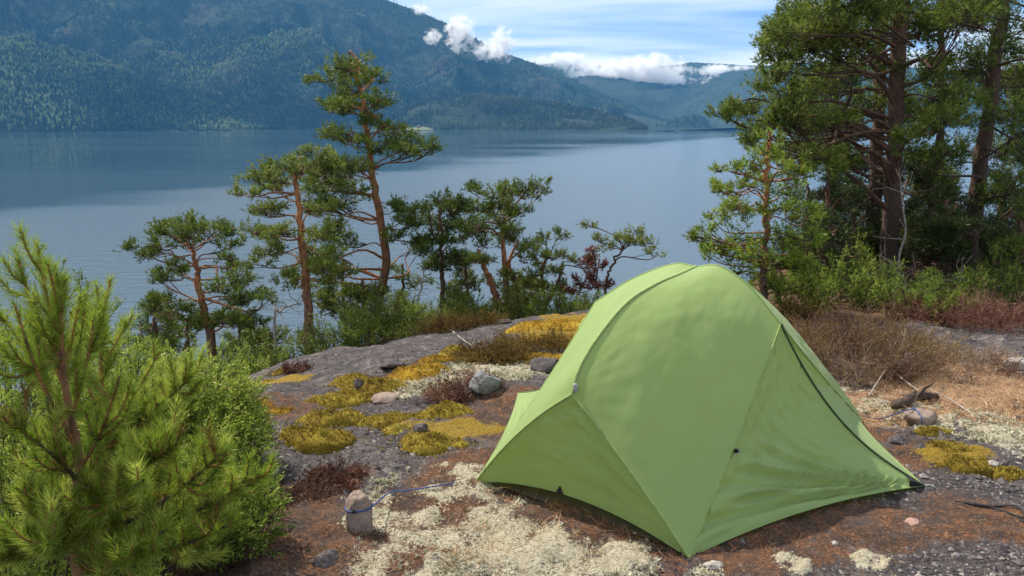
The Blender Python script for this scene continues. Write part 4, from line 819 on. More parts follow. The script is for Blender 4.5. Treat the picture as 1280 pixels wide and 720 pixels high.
def yp_block(label, Y, base, stem, leaders, branches, seed, **k):
    global tw; tw = MB()
    st = [gp(base[0], 700, Y)] + [at(p[0], p[1], Y + (p[2] if len(p) > 2 else 0)) for p in stem]
    ld = [(at(a[0], a[1], Y + a[2]), at(b[0], b[1], Y + b[2]), r) for a, b, r in leaders]; br = [(at(a[0], a[1], Y + a[2]), at(b[0], b[1], Y + b[2]), r) for a, b, r in branches]
    e = young_pine(label, 'young_pine', st, ld, br, seed, **k); tw.build('twig', M['bark'], e)['kind'] = 'stuff'; return e
GY = 'bright young pines in the left foreground'
yp_block('bright long needled young pine filling the lower left corner, reddish stem at the bottom edge', 2.25, (98, 720), [(95, 700), (92, 640), (100, 580), (88, 520), (78, 455)],
         [((78, 470, 0), (74, 352, -.02), .008), ((84, 500, 0), (46, 305, .06), .009), ((95, 560, 0), (18, 380, -.1), .008), ((90, 520, 0), (118, 395, -.12), .007), ((88, 540, 0), (4, 440, .1), .008), ((92, 600, .0), (150, 470, -.18), .007), ((80, 480, .1), (24, 328, .15), .008), ((80, 480, .1), (100, 372, .12), .007), ((86, 520, .1), (0, 390, .2), .008), ((80, 460, .05), (60, 330, -.06), .007)],
         [((95, 660, 0), (215, 560, -.1), .010), ((95, 680, 0), (286, 560, -.05), .011), ((96, 640, 0), (180, 600, -.35), .009), ((95, 690, 0), (20, 610, -.3), .009), ((96, 600, 0), (20, 530, -.2), .008), ((98, 690, 0), (335, 590, .1), .011), ((98, 700, 0), (300, 650, -.1), .010), ((96, 620, 0), (140, 530, .2), .008),
          ((95, 700, 0), (210, 660, -.35), .009), ((95, 690, 0), (60, 680, -.4), .008), ((95, 650, 0), (40, 570, .3), .008), ((95, 670, 0), (170, 570, .3), .009), ((96, 705, 0), (255, 625, .15), .01), ((96, 640, 0), (225, 570, .2), .009), ((95, 700, 0), (10, 690, -.1), .008)], 701, group=GY, tint=0.52)
yp_block('second bright young pine with an upright leader right of the corner pine', 2.85, (128, 700), [(125, 660), (122, 600), (124, 540), (128, 480)],
         [((128, 490, 0), (138, 348, 0), .008), ((124, 520, 0), (165, 395, .05), .007), ((124, 520, 0), (98, 410, .08), .007), ((124, 560, 0), (200, 440, 0), .007)],
         [((123, 600, 0), (240, 470, 0), .009), ((123, 560, 0), (205, 500, -.15), .008), ((122, 600, 0), (60, 500, 0), .008), ((123, 640, 0), (200, 560, -.2), .008)], 702, group=GY, tint=0.56)

def heather(label, c, wx, wy, h, seed, mat='heather', n=420, tint=0.5, name='heather', cat='bush', group=None, leafy=0.6, w=0.0026, leafmat=None):
    g = np.random.default_rng(seed); c = np.array(c, float); e = tag(empty(name, c), label, cat, group)
    mb = MB(); nc = max(5, n // 26); ca = g.random(nc) * 6.283; cr2 = np.sqrt(g.random(nc)); ci = g.integers(0, nc, n); ctn = .22 * g.normal(size=nc); chh = .55 + .5 * g.random(nc)
    bx = np.cos(ca[ci]) * cr2[ci] * wx * .8 + g.normal(size=n) * .05 * wx; by = np.sin(ca[ci]) * cr2[ci] * wy * .8 + g.normal(size=n) * .05 * wy; b = np.stack([c[0] + bx, c[1] + by, 0 * bx], -1); b[:, 2] = ground(b[:, 0], b[:, 1]) - .01
    a = g.random(n) * 6.283; rr = np.sqrt(g.random(n)); out = np.stack([np.cos(ca[ci]) * cr2[ci] * wx * .22, np.sin(ca[ci]) * cr2[ci] * wy * .22, 0 * a], -1)
    tp = b + out + np.stack([np.cos(a) * rr * h * .55, np.sin(a) * rr * h * .55, h * chh[ci] * (1 - .45 * cr2[ci] ** 2) * (1 - .5 * rr ** 2) * (.6 + .45 * g.random(n))], -1); md = b + (tp - b) * .5 + g.normal(size=(n, 3)) * .10 * h
    tn = np.clip(tint + ctn[ci] + .16 * g.normal(size=n), 0, 1)
    V, q = sticks(b, md, w * .8, w * .6); mb.add(V, q, np.repeat(tn, 6)); V, q = sticks(md, tp, w * .6, w * .3); mb.add(V, q, np.repeat(tn, 6))
    m = 3; k2 = n * m; i2 = np.repeat(np.arange(n), m); t = .25 + .7 * g.random(k2); p = np.where(t[:, None] < .5, b[i2] + (md[i2] - b[i2]) * t[:, None] * 2, md[i2] + (tp[i2] - md[i2]) * (t[:, None] * 2 - 1))
    d = unit(unit(tp - b)[i2] + .7 * g.normal(size=(k2, 3))); l2 = h * (.12 + .2 * g.random(k2)); en = p + d * l2[:, None]; sd_ = unit(np.cross(d, g.normal(size=(k2, 3)))) * w * .5; mb.add(np.stack([p - sd_, p + sd_, en], 1).reshape(-1, 3), np.arange(k2 * 3).reshape(-1, 3), np.repeat(tn[i2], 3))
    mb.build('stem', M[mat], e)['kind'] = 'stuff'
    cm = MB(); keep = g.random(k2) < leafy; V, F, tt = tufts(p[keep], d[keep], l2[keep], .017, 9, .0055, .8, g, np.clip(tn[i2][keep] - .1, 0, 1)); cm.add(V, F, tt); needles_part(e, cm, M[leafmat or mat], 'foliage'); return e
heather('large brown grey heather bush right of the tent', hit(1065, 462), .62, .5, .62, 801, n=900, tint=.5, leafy=.9, leafmat='heather_olive')
heather('greyish twiggy heather in front of the large brown bush', hit(1095, 476), .4, .3, .36, 802, n=420, tint=.85, leafy=.15)
heather('olive brown heather bush right of the large brown bush', hit(1140, 450), .5, .4, .34, 803, 'heather_olive', n=480, tint=.45)
heather('low straw coloured heather at the near end of the dark rock slab', hit(1205, 462), .55, .35, .24, 804, n=420, tint=.8, leafy=.3)
heather('red heather bush at the right edge above the dark rock slab', hit(1262, 408), .9, .5, .42, 805, 'heather_red', n=700, tint=.5)
heather('rusty red heather left of the red bush at the right edge', hit(1195, 402), .55, .45, .42, 806, 'heather_red', n=560, tint=.42)
heather('small red heather tuft beside the right shoulder of the tent', hit(1005, 425), .35, .3, .3, 807, 'heather_red', n=350, tint=.4)
heather('brown olive heather behind the right shoulder of the tent', hit(995, 405), .5, .35, .34, 808, 'heather_olive', n=420, tint=.35)
heather('olive brown heather tuft on the rock left of the tent, above the pale lichen', hit(636, 452), .42, .3, .30, 809, 'heather_olive', n=620, tint=.38, w=.0034)
heather('dark olive heather on the rock crest below the double stemmed pine', hit(570, 412), .5, .3, .36, 810, 'heather_olive', n=520, tint=.3, w=.0034)
heather('reddish brown heather tuft between the two pale lichen patches', hit(577, 490), .2, .2, .22, 811, 'heather_red', n=300, tint=.45)
heather('dark purple brown heather on the bare rock beside the bright pines', hit(375, 622), .30, .24, .17, 812, 'heather', n=330, tint=.12, leafy=.3)
heather('dark brown heather on the rock left of the stone with the blue cord', hit(408, 606), .2, .12, .10, 813, 'heather_red', n=220, tint=.4)
heather('small dark heather at the foot of the rock edge below the flat topped pine', hit(368, 466), .14, .12, .14, 814, 'heather_red', n=160, tint=.2)
heather('brown heather on the crest right of the tallest pine', gp(455, 430, 9.4), .6, .35, .28, 815, 'heather', n=420, tint=.35, leafmat='heather_olive')
heather('olive heather on the crest between the pine clump and the tent', hit(705, 392), .6, .3, .25, 816, 'heather_olive', n=420, tint=.3)
GB = 'green bushes along the front of the wood on the right'
for i, (px, py, wx, h, mt, lab) in enumerate(((1000, 392, .5, .42, 'juniper', 'low juniper right behind the tent shoulder'), (1052, 385, .5, .40, 'juniper', 'low bright juniper behind the large brown heather'), (1062, 372, .16, .75, 'juniper', 'narrow upright juniper spire left of the thickest trunk'),
                                              (1112, 382, .5, .42, 'berry', 'leafy green bush at the foot of the thickest trunk'), (1085, 372, .18, .72, 'juniper', 'second upright juniper spire in front of the dark trunks'), (1145, 392, .4, .36, 'berry', 'bright green bush right of the thickest trunk'), (1168, 400, .3, .28, 'berry', 'small bright bush beside the rusty red heather'),
                                              (1240, 378, .6, .36, 'berry', 'bright green bush behind the red heather'), (1285, 372, .5, .7, 'berry', 'tall bright green bush at the right edge of the wood'), (1030, 378, .5, .5, 'juniper', 'shaded juniper behind the low bright juniper'), (1195, 380, .5, .35, 'juniper', 'dark juniper behind the rusty red heather'))):
    juniper(lab, hit(px, py), wx, .35, h, 830 + i, mt, n=int(230 if wx > .25 else 100), tint=.42, group=GB, spray=.10, nl=.024, nn=12, w=.009, lean=.5 if wx > .25 else .1)
for i, (px, row, Yd, wx, lab) in enumerate(((315, 425, 8.7, .5, 'loose green bush at the left end of the rock crest'), (350, 420, 8.9, .45, 'pale green bush left of the dark trunk of the flat topped pine'), (418, 395, 9.2, .42, 'green bush on the crest right of the flat topped pine'), (445, 385, 9.5, .5, 'dark green bush left of the foot of the tallest pine'), (498, 372, 9.8, .5, 'loose green bush on the crest right of the tallest pine'),
                                            (522, 392, 9.6, .4, 'low olive bush below the bare grey saplings'), (585, 372, 10.6, .5, 'green bush left of the foot of the double stemmed pine'), (610, 378, 10.9, .5, 'green bush behind the foot of the double stemmed pine'), (655, 362, 10.9, .5, 'green bush right of the foot of the double stemmed pine'), (695, 368, 10.8, .5, 'grey green bush below the airy pine'), (730, 382, 10.6, .5, 'olive bush behind the crest beside the tent'), (285, 440, 8.2, .5, 'green bush on the left slope behind the thicket'), (560, 385, 10.4, .35, 'dark green bush at the foot of the dark upright pine'))):
    c = gp(px, 430, Yd); juniper(lab, c, wx, .45, max(.35, float(at(px, row, Yd)[2] - c[2])), 860 + i, ('pine', 'berry', 'pine', 'juniper')[i % 4], n=420, tint=.50, group='bushes just over the crest of the rock', spray=.12, nl=.028, nn=11, w=.0095)

# ------------------------------------------------------------------ moss, lichen, litter, stones, cords
def moss(label, px, py, rx, ry, h, seed, mat='moss', tint=0.5, group='moss cushions on the rock', n=900):
    """one cushion: a lumpy dome that follows the rock, covered in short shoots; rx, ry in metres"""
    g = np.random.default_rng(seed); c = hit(px, py); nr, na = 12, 36; r = np.linspace(0, 1, nr)[:, None]; a = np.linspace(0, 2 * np.pi, na, endpoint=False)[None]
    rag = 1 + .45 * fbm(np.cos(a) * 1.6 + seed, np.sin(a) * 1.6, 3, seed); X = c[0] + r * rag * rx * np.cos(a); Y = c[1] + r * rag * ry * np.sin(a)
    prof = np.sqrt(np.clip(1 - r ** 2.2, 0, 1)); lump = .78 + .5 * fbm(X * 12, Y * 12, 5, seed + 1, .65)
    Z = ground(X, Y, False) - .03 + (h + .03) * prof * lump + .004 * fbm(X * 60, Y * 60, 2, seed); V = np.stack([X, Y, Z], -1).reshape(-1, 3); idx = np.arange(nr * na).reshape(nr, na)
    q = np.stack([idx[:-1], idx[1:], np.roll(idx[1:], -1, 1), np.roll(idx[:-1], -1, 1)], -1).reshape(-1, 4)
    e = tag(empty('moss_cushion', c), label, 'moss', group); mb = MB(); mb.add(V, q, np.clip(tint - .05 + .55 * fbm(V[:, 0] * 9, V[:, 1] * 9, 5, seed, .65), 0, 1)); mb.build('cushion', M[mat + '_body'], e)
    k = int(.42 * n * rx * ry / .03) + 120; ii = g.integers(0, (nr - 1) * na, k); j = g.random((k, 2)); A = V[ii]; Bv = V[np.minimum(ii + na, len(V) - 1)]; Cc = V[(ii // na) * na + (ii + 1) % na]
    p = A + (Bv - A) * j[:, :1] + (Cc - A) * j[:, 1:]
    V2, F, tt = tufts(p - [0, 0, .003], g.normal(size=(k, 3)) * .5 + [0, 0, 1], .012, .011, 7, .0050, .9, g, np.clip(tint + .05 + .5 * fbm(p[:, 0] * 9, p[:, 1] * 9, 5, seed, .65) + .2 * g.normal(size=k), 0, 1)); cm = MB(); cm.add(V2, F, tt)
    k = int(n * .16 * (rx + ry) / .3) + 60; th = g.random(k) * 6.283; rr = .85 + .55 * g.random(k) ** 2; x = c[0] + rx * rr * np.cos(th); y = c[1] + ry * rr * np.sin(th); ok = fbm(x * 11, y * 11, 3, seed) > -.12; x, y = x[ok], y[ok]; k = len(x)   # thinning out over the rock
    V2, F, tt = tufts(np.stack([x, y, ground(x, y) - .003], -1), g.normal(size=(k, 3)) * .6 + [0, 0, 1], .012, .012, 8, .0050, 1.0, g, np.clip(tint - .12 + .25 * g.normal(size=k), 0, 1)); cm.add(V2, F, tt)
    needles_part(e, cm, M[mat], 'shoots'); return e
for i, (px, py, rx, ry, h, mt, tn, lab) in enumerate((
        (371, 543, .17, .15, .07, 'moss', .5, 'yellow moss cushion, lowest left of the chain on the bare rock'), (399, 552, .20, .14, .085, 'moss', .5, 'large yellow moss cushion at the bottom of the chain on the bare rock'),
        (412, 528, .24, .22, .09, 'moss', .45, 'broad yellow moss cushion in the middle of the chain on the bare rock'), (428, 524, .12, .09, .08, 'moss', .75, 'small pale topped moss cushion at the right side of the chain'),
        (425, 503, .24, .18, .08, 'moss', .55, 'yellow moss cushion above the broad one in the chain'), (444, 481, .22, .2, .08, 'moss', .5, 'top left moss cushion of the chain on the bare rock'), (473, 488, .24, .24, .08, 'moss', .45, 'top right moss cushion of the chain beside the pale lichen'),
        (478, 527, .17, .13, .07, 'moss', .5, 'yellow moss cushion at the lower edge of the large pale lichen patch, left end'), (502, 524, .2, .13, .06, 'moss', .5, 'yellow moss cushion under the middle of the large pale lichen patch'), (503, 537, .13, .07, .05, 'moss', .85, 'pale fringed moss cushion below the large lichen patch'),
        (556, 516, .2, .15, .07, 'moss', .5, 'yellow moss cushion at the right end below the large pale lichen patch'), (545, 556, .23, .17, .08, 'moss', .5, 'yellow moss cushion near the left wall of the tent'), (522, 464, .3, .18, .07, 'moss_gold', .45, 'golden moss strip along the top edge of the large lichen patch'),
        (569, 444, .15, .15, .09, 'moss', .55, 'small yellow moss tuft left of the olive heather'), (545, 452, .2, .1, .06, 'moss_gold', .3, 'orange moss beside the small yellow tuft'), (308, 483, .32, .14, .06, 'moss', .6, 'yellow moss strip at the left edge of the rock'),
        (352, 466, .12, .08, .04, 'moss', .5, 'tiny yellow moss patch below the flat topped pine'), (318, 505, .24, .12, .04, 'moss_gold', .4, 'golden moss on the left rim of the rock, below the yellow strip'), (353, 516, .18, .1, .03, 'moss_gold', .25, 'orange moss streak left of the chain of cushions'), (458, 500, .1, .08, .06, 'moss', .45, 'small yellow moss lump between the two top cushions of the chain'),
        (676, 412, .35, .3, .09, 'moss_gold', .6, 'golden moss carpet at the back, left piece by the olive heather'), (708, 406, .42, .4, .09, 'moss_gold', .7, 'golden moss carpet at the back, piece nearest the crest'), (688, 432, .36, .3, .09, 'moss_gold', .5, 'golden moss carpet in front of the crest, middle piece beside the tent'), (674, 452, .26, .22, .07, 'moss_gold', .35, 'darker golden moss at the lower end of the carpet beside the tent'),
        (1178, 565, .18, .11, .04, 'moss', .4, 'yellow green moss patch at the right, upper piece'), (1203, 586, .17, .1, .04, 'moss', .4, 'yellow green moss patch at the right, lower piece by the pale stone'), (1166, 544, .12, .07, .03, 'moss', .4, 'small moss patch right of the stone on the right guy line'), (1262, 595, .1, .06, .03, 'moss', .35, 'tiny moss patch right of the pale stone at the right'),
        (432, 690, .11, .07, .025, 'moss', .02, 'dark olive moss below the stone with the blue cord'))):
    moss(lab, px, py, rx, ry, h, 900 + i, mt, tn)

def scatter(px0, px1, py0, py1, n, seed, maskf=None):
    g = np.random.default_rng(seed); P = hits(g.uniform(px0, px1, n), g.uniform(py0, py1, n))
    if maskf is not None: P = P[maskf(P[:, 0], P[:, 1]) > g.random(len(P))]
    cx = (P[:, 0] - 0.2645) * .657 + (P[:, 1] - 3.30) * .753; wx_ = (P[:, 0] - 0.2645) * .753 - (P[:, 1] - 3.30) * .657     # keep off the tent floor
    return P[~((cx > 0.06) & (cx < 2.1) & (np.abs(wx_) < .56))], g
lm = lambda x, y: np.clip(zone(x, y, Z_LICHEN, 41) * 1.2 - 1.2 * sst(.06, .40, fbm(x * 4.5, y * 4.5, 5, 77, .65)), 0, 1)
def lichen_field():
    """branching pale lichen: each head is a handful of small forked stubs"""
    cm = MB()
    for (a, b, c, d, n, sd, sc) in ((440, 860, 585, 730, 8200, 1, 1.0), (470, 680, 435, 520, 5200, 2, 1.15), (1030, 1290, 470, 560, 3600, 3, 1.1), (860, 1010, 690, 730, 900, 4, .9)):
        P, g = scatter(a, b, c, d, n, 1000 + sd, lm); k = len(P)
        hgt = sc * .030 * (g.random(k) ** 1.5); P = P + np.stack([0 * hgt, 0 * hgt, hgt * .4], -1)
        V, F, tt = tufts(P - [0, 0, .012], g.normal(size=(k, 3)) * .45 + [0, 0, 1], sc * .022, sc * .020, 17, .0070 * sc, 1.1, g, np.clip(.55 + .22 * g.normal(size=k), 0, 1)); cm.add(V, F, tt)
    o = cm.build('lichen', M['lichen'], None, False); tag(o, 'pale reindeer lichen growing in mats on the rock', kind='stuff')
lichen_field()
def strands(name, label, mat, areas, zn, zseed, L, w, seed, up=.55, tint=.5):
    mb = MB(); quads = []
    for i, (a, b, c, d, n) in enumerate(areas):
        P, g = scatter(a, b, c, d, n, seed + i, (lambda x, y: zone(x, y, zn, zseed)) if zn else None); k = len(P); D = g.normal(size=(k, 3)) * [1, 1, .4] + [0, 0, up]
        V, q, t, tt = blades(P - [0, 0, .004], D, L * (.4 + g.random(k)), w, .45, g, np.clip(tint + .25 * g.normal(size=k), 0, 1)); n0 = mb.n; mb.add(V, q, tt); mb.f.append(t + n0)
    return tag(mb.build(name, M[mat], None, False), label, kind='stuff')
strands('litter', 'red brown dead twigs and needles lying among the lichen', 'litter', ((420, 860, 560, 730, 9000), (480, 680, 500, 600, 5000), (840, 1290, 600, 730, 5000), (960, 1290, 430, 620, 6000), (290, 470, 480, 720, 4000)), Z_LITTER, 42, .055, .0022, 1100)
strands('dry_grass', 'straw coloured dry grass flattened on the ground at the right', 'straw', ((1020, 1300, 430, 570, 15000), (430, 800, 590, 720, 2200)), Z_STRAW + [(620, 660, .45)], 43, .11, .0034, 1120, .35, .55)
strands('crowberry', 'reddish trailing twigs growing through the pale lichen', 'litter', ((430, 860, 575, 725, 19000), (470, 690, 440, 600, 5000), (1030, 1290, 470, 560, 3000)), Z_LICHEN + Z_LITTER[:9], 46, .055, .0032, 1160, .45, .45)
strands('moss_fringe', 'short olive moss strands along the tent edge', 'heather_olive', ((840, 1160, 600, 720, 9000), (540, 690, 480, 600, 6000), (380, 470, 640, 720, 1500)), Z_LITTER, 42, .022, .003, 1140, .9, .5)

def rock(name, label, c, size, seed, mat, rot=0, cat='stone', group=None, parent=None, rough=.28, box=3.0):
    g = np.random.default_rng(seed); n, m = 20, 30; a = np.linspace(0, np.pi, n)[:, None]; b = np.linspace(0, 2 * np.pi, m, endpoint=False)[None]
    D = np.stack([np.sin(a) * np.cos(b), np.sin(a) * np.sin(b), np.cos(a) + 0 * b], -1); r = 1.0 / (np.abs(D) ** box).sum(-1) ** (1 / box)
    for _ in range(22):                                     # planar facets: cut the ball with random planes
        nr = unit(g.normal(size=3)); h = (.72 + .30 * g.random()) * (1 if box < 5 else 1.36); dn = D @ nr; r = np.where(dn > .05, np.minimum(r, h / np.maximum(dn, .05)), r)
    r = r * (1 + rough * .22 * fbm(D[..., 0] * 9 + D[..., 2] * 5, D[..., 1] * 9 - D[..., 2] * 7, 3, seed + 2)) * (1 + rough * .35 * fbm(D[..., 0] * 3 + seed, D[..., 1] * 3 + D[..., 2] * 2.3, 3, seed)); V = (D * r[..., None] * np.array(size) / 2).reshape(-1, 3)
    cs, sn = math.cos(rot), math.sin(rot); V = V @ np.array([[cs, sn, 0], [-sn, cs, 0], [0, 0, 1]]); c = np.array(c, float); idx = np.arange(n * m).reshape(n, m)
    q = np.stack([idx[:-1], idx[1:], np.roll(idx[1:], -1, 1), np.roll(idx[:-1], -1, 1)], -1).reshape(-1, 4); o = mesh_obj(name, V + c, [q], mat, None, True, c)
    for p in o.data.polygons: pass
    tag(o, label, cat, group); return o
def stone_mat(name, a, b, spot, sc=9):
    k = NT(name); n1 = k.noise(sc, 6, .65); n2 = k.noise(sc * 9, 4, .7); c = k.ramp(n1, [(.3, a), (.7, b)]); c = k.mix(k.ramp(n2, [(.56, 0.0), (.66, .8)]), c, spot)
    return k.done(k.princ(c, .9, k.bump(k.math('ADD', n1, k.math('MULTIPLY', n2, .5)), .9, .012), .2))
M['s_pink'] = stone_mat('pinkish_stone', (.17, .125, .105), (.36, .28, .235), (.07, .055, .05)); M['s_grey'] = stone_mat('grey_lichened_stone', (.06, .06, .065), (.30, .30, .30), (.52, .52, .50), 22)
M['s_dark'] = stone_mat('dark_stone', (.045, .038, .04), (.12, .105, .105), (.25, .22, .21)); M['s_pale'] = stone_mat('pale_stone', (.26, .24, .21), (.48, .45, .41), (.10, .09, .085))
M['cord'] = plain_mat('blue_cord', [(.3, (.015, .035, .14)), (.7, (.06, .12, .34))], 500, .6); M['black'] = plain_mat('black_cord', [(.3, (.012, .012, .013)), (.7, (.03, .03, .032))], 300, .5)
p1 = hit(449, 668); st_a = rock('stone', 'upright pinkish stone holding the blue cord left of the tent', p1 + [0, .02, .075], (.11, .095, .20), 71, M['s_pink'], .2, box=9.0)
p2 = hit(605, 488); rock('stone', 'dark grey and white stone in the pale lichen left of the tent', p2 + [0, 0, .05], (.24, .18, .15), 72, M['s_grey'], .4)
p3 = hit(686, 468); rock('stone', 'smooth grey stone half hidden beside the tent wall', p3 + [0, .05, .05], (.26, .2, .14), 73, M['s_dark'], .2)
p4 = hit(1150, 533); st_b = rock('stone', 'grey brown stone wrapped with the blue cord right of the tent', p4 + [0, 0, .045], (.20, .14, .12), 74, M['s_pink'], .1)
p5 = hit(1121, 556); rock('stone', 'dark broken stone on the bare ground right of the tent', p5 + [0, 0, .02], (.11, .09, .06), 75, M['s_dark'], .5)
rock('stone', 'pale pebble in the moss at the right', hit(1239, 585) + [0, 0, .015], (.085, .06, .05), 76, M['s_pale'], .2); rock('stone', 'pale flat stone at the right edge by the dark rock slab', hit(1275, 460) + [0, 0, .03], (.28, .2, .11), 77, M['s_pale'], .1)
rock('stone', 'dark stone beside the pale pebble in the moss', hit(1252, 585) + [0, 0, .012], (.06, .05, .045), 78, M['s_dark'], .2); rock('stone', 'whitish pebble below the hem of the vestibule', hit(1043, 682) + [0, 0, .006], (.04, .03, .025), 79, M['s_pale'], 0)
rock('stone', 'flat pink stone lying near the peg corner of the vestibule', hit(1140, 655) + [0, 0, .004], (.09, .06, .03), 80, stone_mat('rosy_stone', (.30, .18, .15), (.42, .28, .24), (.2, .12, .1)), .3); rock('stone', 'small grey stone on the lichen near the front tent corner', hit(772, 690) + [0, 0, .01], (.035, .03, .035), 81, M['s_dark'], 0)
rock('stone', 'dark lump of rock below the moss near the left tent wall', hit(525, 541) + [0, 0, .02], (.10, .08, .07), 82, M['s_dark'], .3); rock('stone', 'dark knob on the top right moss cushion', hit(449, 489) + [0, 0, .05], (.08, .07, .08), 83, M['s_dark'], .3); rock('stone', 'pinkish grey boulder edge between the moss and the large lichen patch', hit(483, 503) + [0, 0, .02], (.22, .2, .10), 84, M['s_pink'], .7)
rock('stone', 'flat grey stone on the crest below the double stemmed pine', hit(628, 405) + [0, 0, .02], (.22, .14, .06), 85, M['s_dark'], .3); rock('stone', 'grey stone embedded in the rock above the moss chain', hit(490, 458) + [0, 0, .02], (.2, .16, .08), 86, M['s_dark'], .2)
rock('stone', 'dark mossy rock at the bottom edge left of the lichen', hit(408, 705) + [0, 0, .01], (.12, .1, .08), 87, M['s_dark'], .2); rock('stone', 'pale stone at the bottom edge in front of the tent corner', hit(892, 712) + [0, 0, .01], (.09, .06, .05), 88, M['s_pale'], .2)
# dark bark tube standing in for the shade of the hollow behind the stone
a_, b_ = hit(1128, 512) + [0, 0, .04], hit(1168, 508) + [0, .08, .05]
V, q = tube(smooth_line([a_ - [.07, 0, .03], a_, (a_ + b_) / 2 + [0, .02, .012], b_ + [.06, .02, -.02]], 14), np.r_[.012, .028, np.full(10, .030) * np.random.default_rng(4).uniform(.85, 1.15, 10), .027, .020], 9, .6, 3); mb = MB(); mb.add(V, q, .05); V, q = tube([(a_ + b_) / 2, (a_ + b_) / 2 + [.03, -.02, .07], (a_ + b_) / 2 + [.08, -.03, .11]], [.012, .009, .005], 6, .3); mb.add(V, q, .05); o = mb.build('hollow_shade', M['bark_dark'])
tag(o, 'short dark piece added for the shade in the hollow behind the wrapped stone', 'hollow_shade')
for i, (pts, r, lab) in enumerate((((( 1085, 500, .02), (1105, 480, .10), (1120, 470, .16), (1128, 455, .26)), .006, 'bare dead twig standing in the heather right of the tent'), (((1150, 492, .01), (1120, 478, .06), (1098, 462, .12)), .007, 'pale dead branch lying below the large brown heather'), (((1215, 520, .01), (1180, 505, .05), (1150, 498, .08)), .006, 'thin dead branch lying on the straw at the right'),
                                   (((560, 412, .02), (590, 404, .06), (612, 400, .05)), .010, 'weathered dead branch lying on the crest'), (((95, 715, .0), (130, 690, .25), (150, 660, .4)), .006, 'dead white twig at the foot of the corner pine'))):
    P = [hit(x, y) + [0, 0, z] for x, y, z in pts]; V, q = tube(smooth_line(P, 14), np.linspace(r, r * .35, 14), 6, .2, i); tag(mesh_obj('dead_branch', V, [q], M['deadwood']), lab, 'branch')
# bare snags on the slope between the pines
def snag(label, pts, Y, r, seed, mat='deadwood'):
    g = np.random.default_rng(seed); P = [at(x, y, Y) for x, y in pts]; P[0][2] = min(P[0][2], float(ground(P[0][0], P[0][1], False))) - .05; L = smooth_line(P, 20); mb = MB(); V, q = tube(L, np.linspace(r, r * .3, 20), 6, .15, seed); mb.add(V, q, .2)
    k = 16; i = g.integers(7, 19, k); d = unit(g.normal(size=(k, 3)) + [0, 0, .7]); ln = .12 + .22 * g.random(k); m = L[i] + d * ln[:, None] * .6; V, q = sticks(L[i], m, r * .35, r * .2); mb.add(V, q, .2); V, q = sticks(m, m + unit(d + .6 * g.normal(size=(k, 3))) * ln[:, None] * .6, r * .2, r * .1); mb.add(V, q, .2)
    e = tag(empty('dead_tree', P[0]), label, 'tree'); mb.build('trunk', M[mat], e)
snag('thin bare grey dead sapling right of the tallest pine', [(524, 410), (522, 385), (527, 360), (530, 340)], 11.2, .02, 1201); snag('second bare dead sapling, leaning, right of the tallest pine', [(512, 412), (516, 390), (518, 368)], 11.0, .014, 1202)
snag('pale bare hooked dead branch stem left of the flat topped pine', [(341, 430), (343, 408), (350, 390), (362, 382), (378, 380)], 10.1, .022, 1203); snag('bare grey dead stem hanging in front of the thickest trunk', [(1126, 345), (1124, 320), (1132, 290), (1128, 255), (1124, 215)], 10.0, .018, 1204)
snag('broken grey snag at the foot of the leaning pine', [(1200, 385), (1201, 362), (1200, 340)], 9.6, .02, 1205); snag('dead grey twiggy stem below the dark trunks', [(1138, 372), (1130, 350), (1115, 330), (1098, 318)], 9.6, .014, 1206)

for i, (px, Yd, wx, h, lab) in enumerate(((1015, 11.0, .8, .9, 'dark bush under the wood, left end behind the junipers'), (1060, 12.5, .9, 1.0, 'dark bush at the foot of the thinner dark trunk'), (1140, 12.0, .8, .9, 'dark bush right of the thickest trunk'), (1175, 13.5, 1.0, 1.2, 'dark bush between the thickest trunk and the leaning pine'), (1235, 12.5, .9, 1.1, 'dark bush at the foot of the leaning pine'), (1290, 12.0, .9, 1.0, 'dark bush in the wood at the right edge'), (1100, 14.5, 1.2, 1.3, 'shaded bush deep in the wood behind the thickest trunk'))):
    juniper(lab, gp(px, 370, Yd), wx, .6, h, 880 + i, 'spruce', n=340, tint=.5, group=GD, spray=.15, nl=.028, nn=11, w=.012)
def girdle(o, axis, h, n=28):
    """closed line hugging a stone where a plane across the given axis cuts it"""
    V = np.array([v.co[:] for v in o.data.vertices]); i, j = [k for k in range(3) if k != axis]; sel = np.abs(V[:, axis] - h) < .026; Q = V[sel]; an = np.arctan2(Q[:, j], Q[:, i]); rd = np.hypot(Q[:, i], Q[:, j]); out = []
    for t in np.linspace(0, 2 * math.pi, n, endpoint=False):
        dd = np.abs((an - t + math.pi) % (2 * math.pi) - math.pi); w_ = np.exp(-(dd / .16) ** 2) + 1e-6; rr = (w_ * rd).sum() / w_.sum() + .003; p = np.zeros(3); p[axis] = h; p[i] = rr * math.cos(t); p[j] = rr * math.sin(t); out.append(p + np.array(o.location))
    return out + [out[0]]
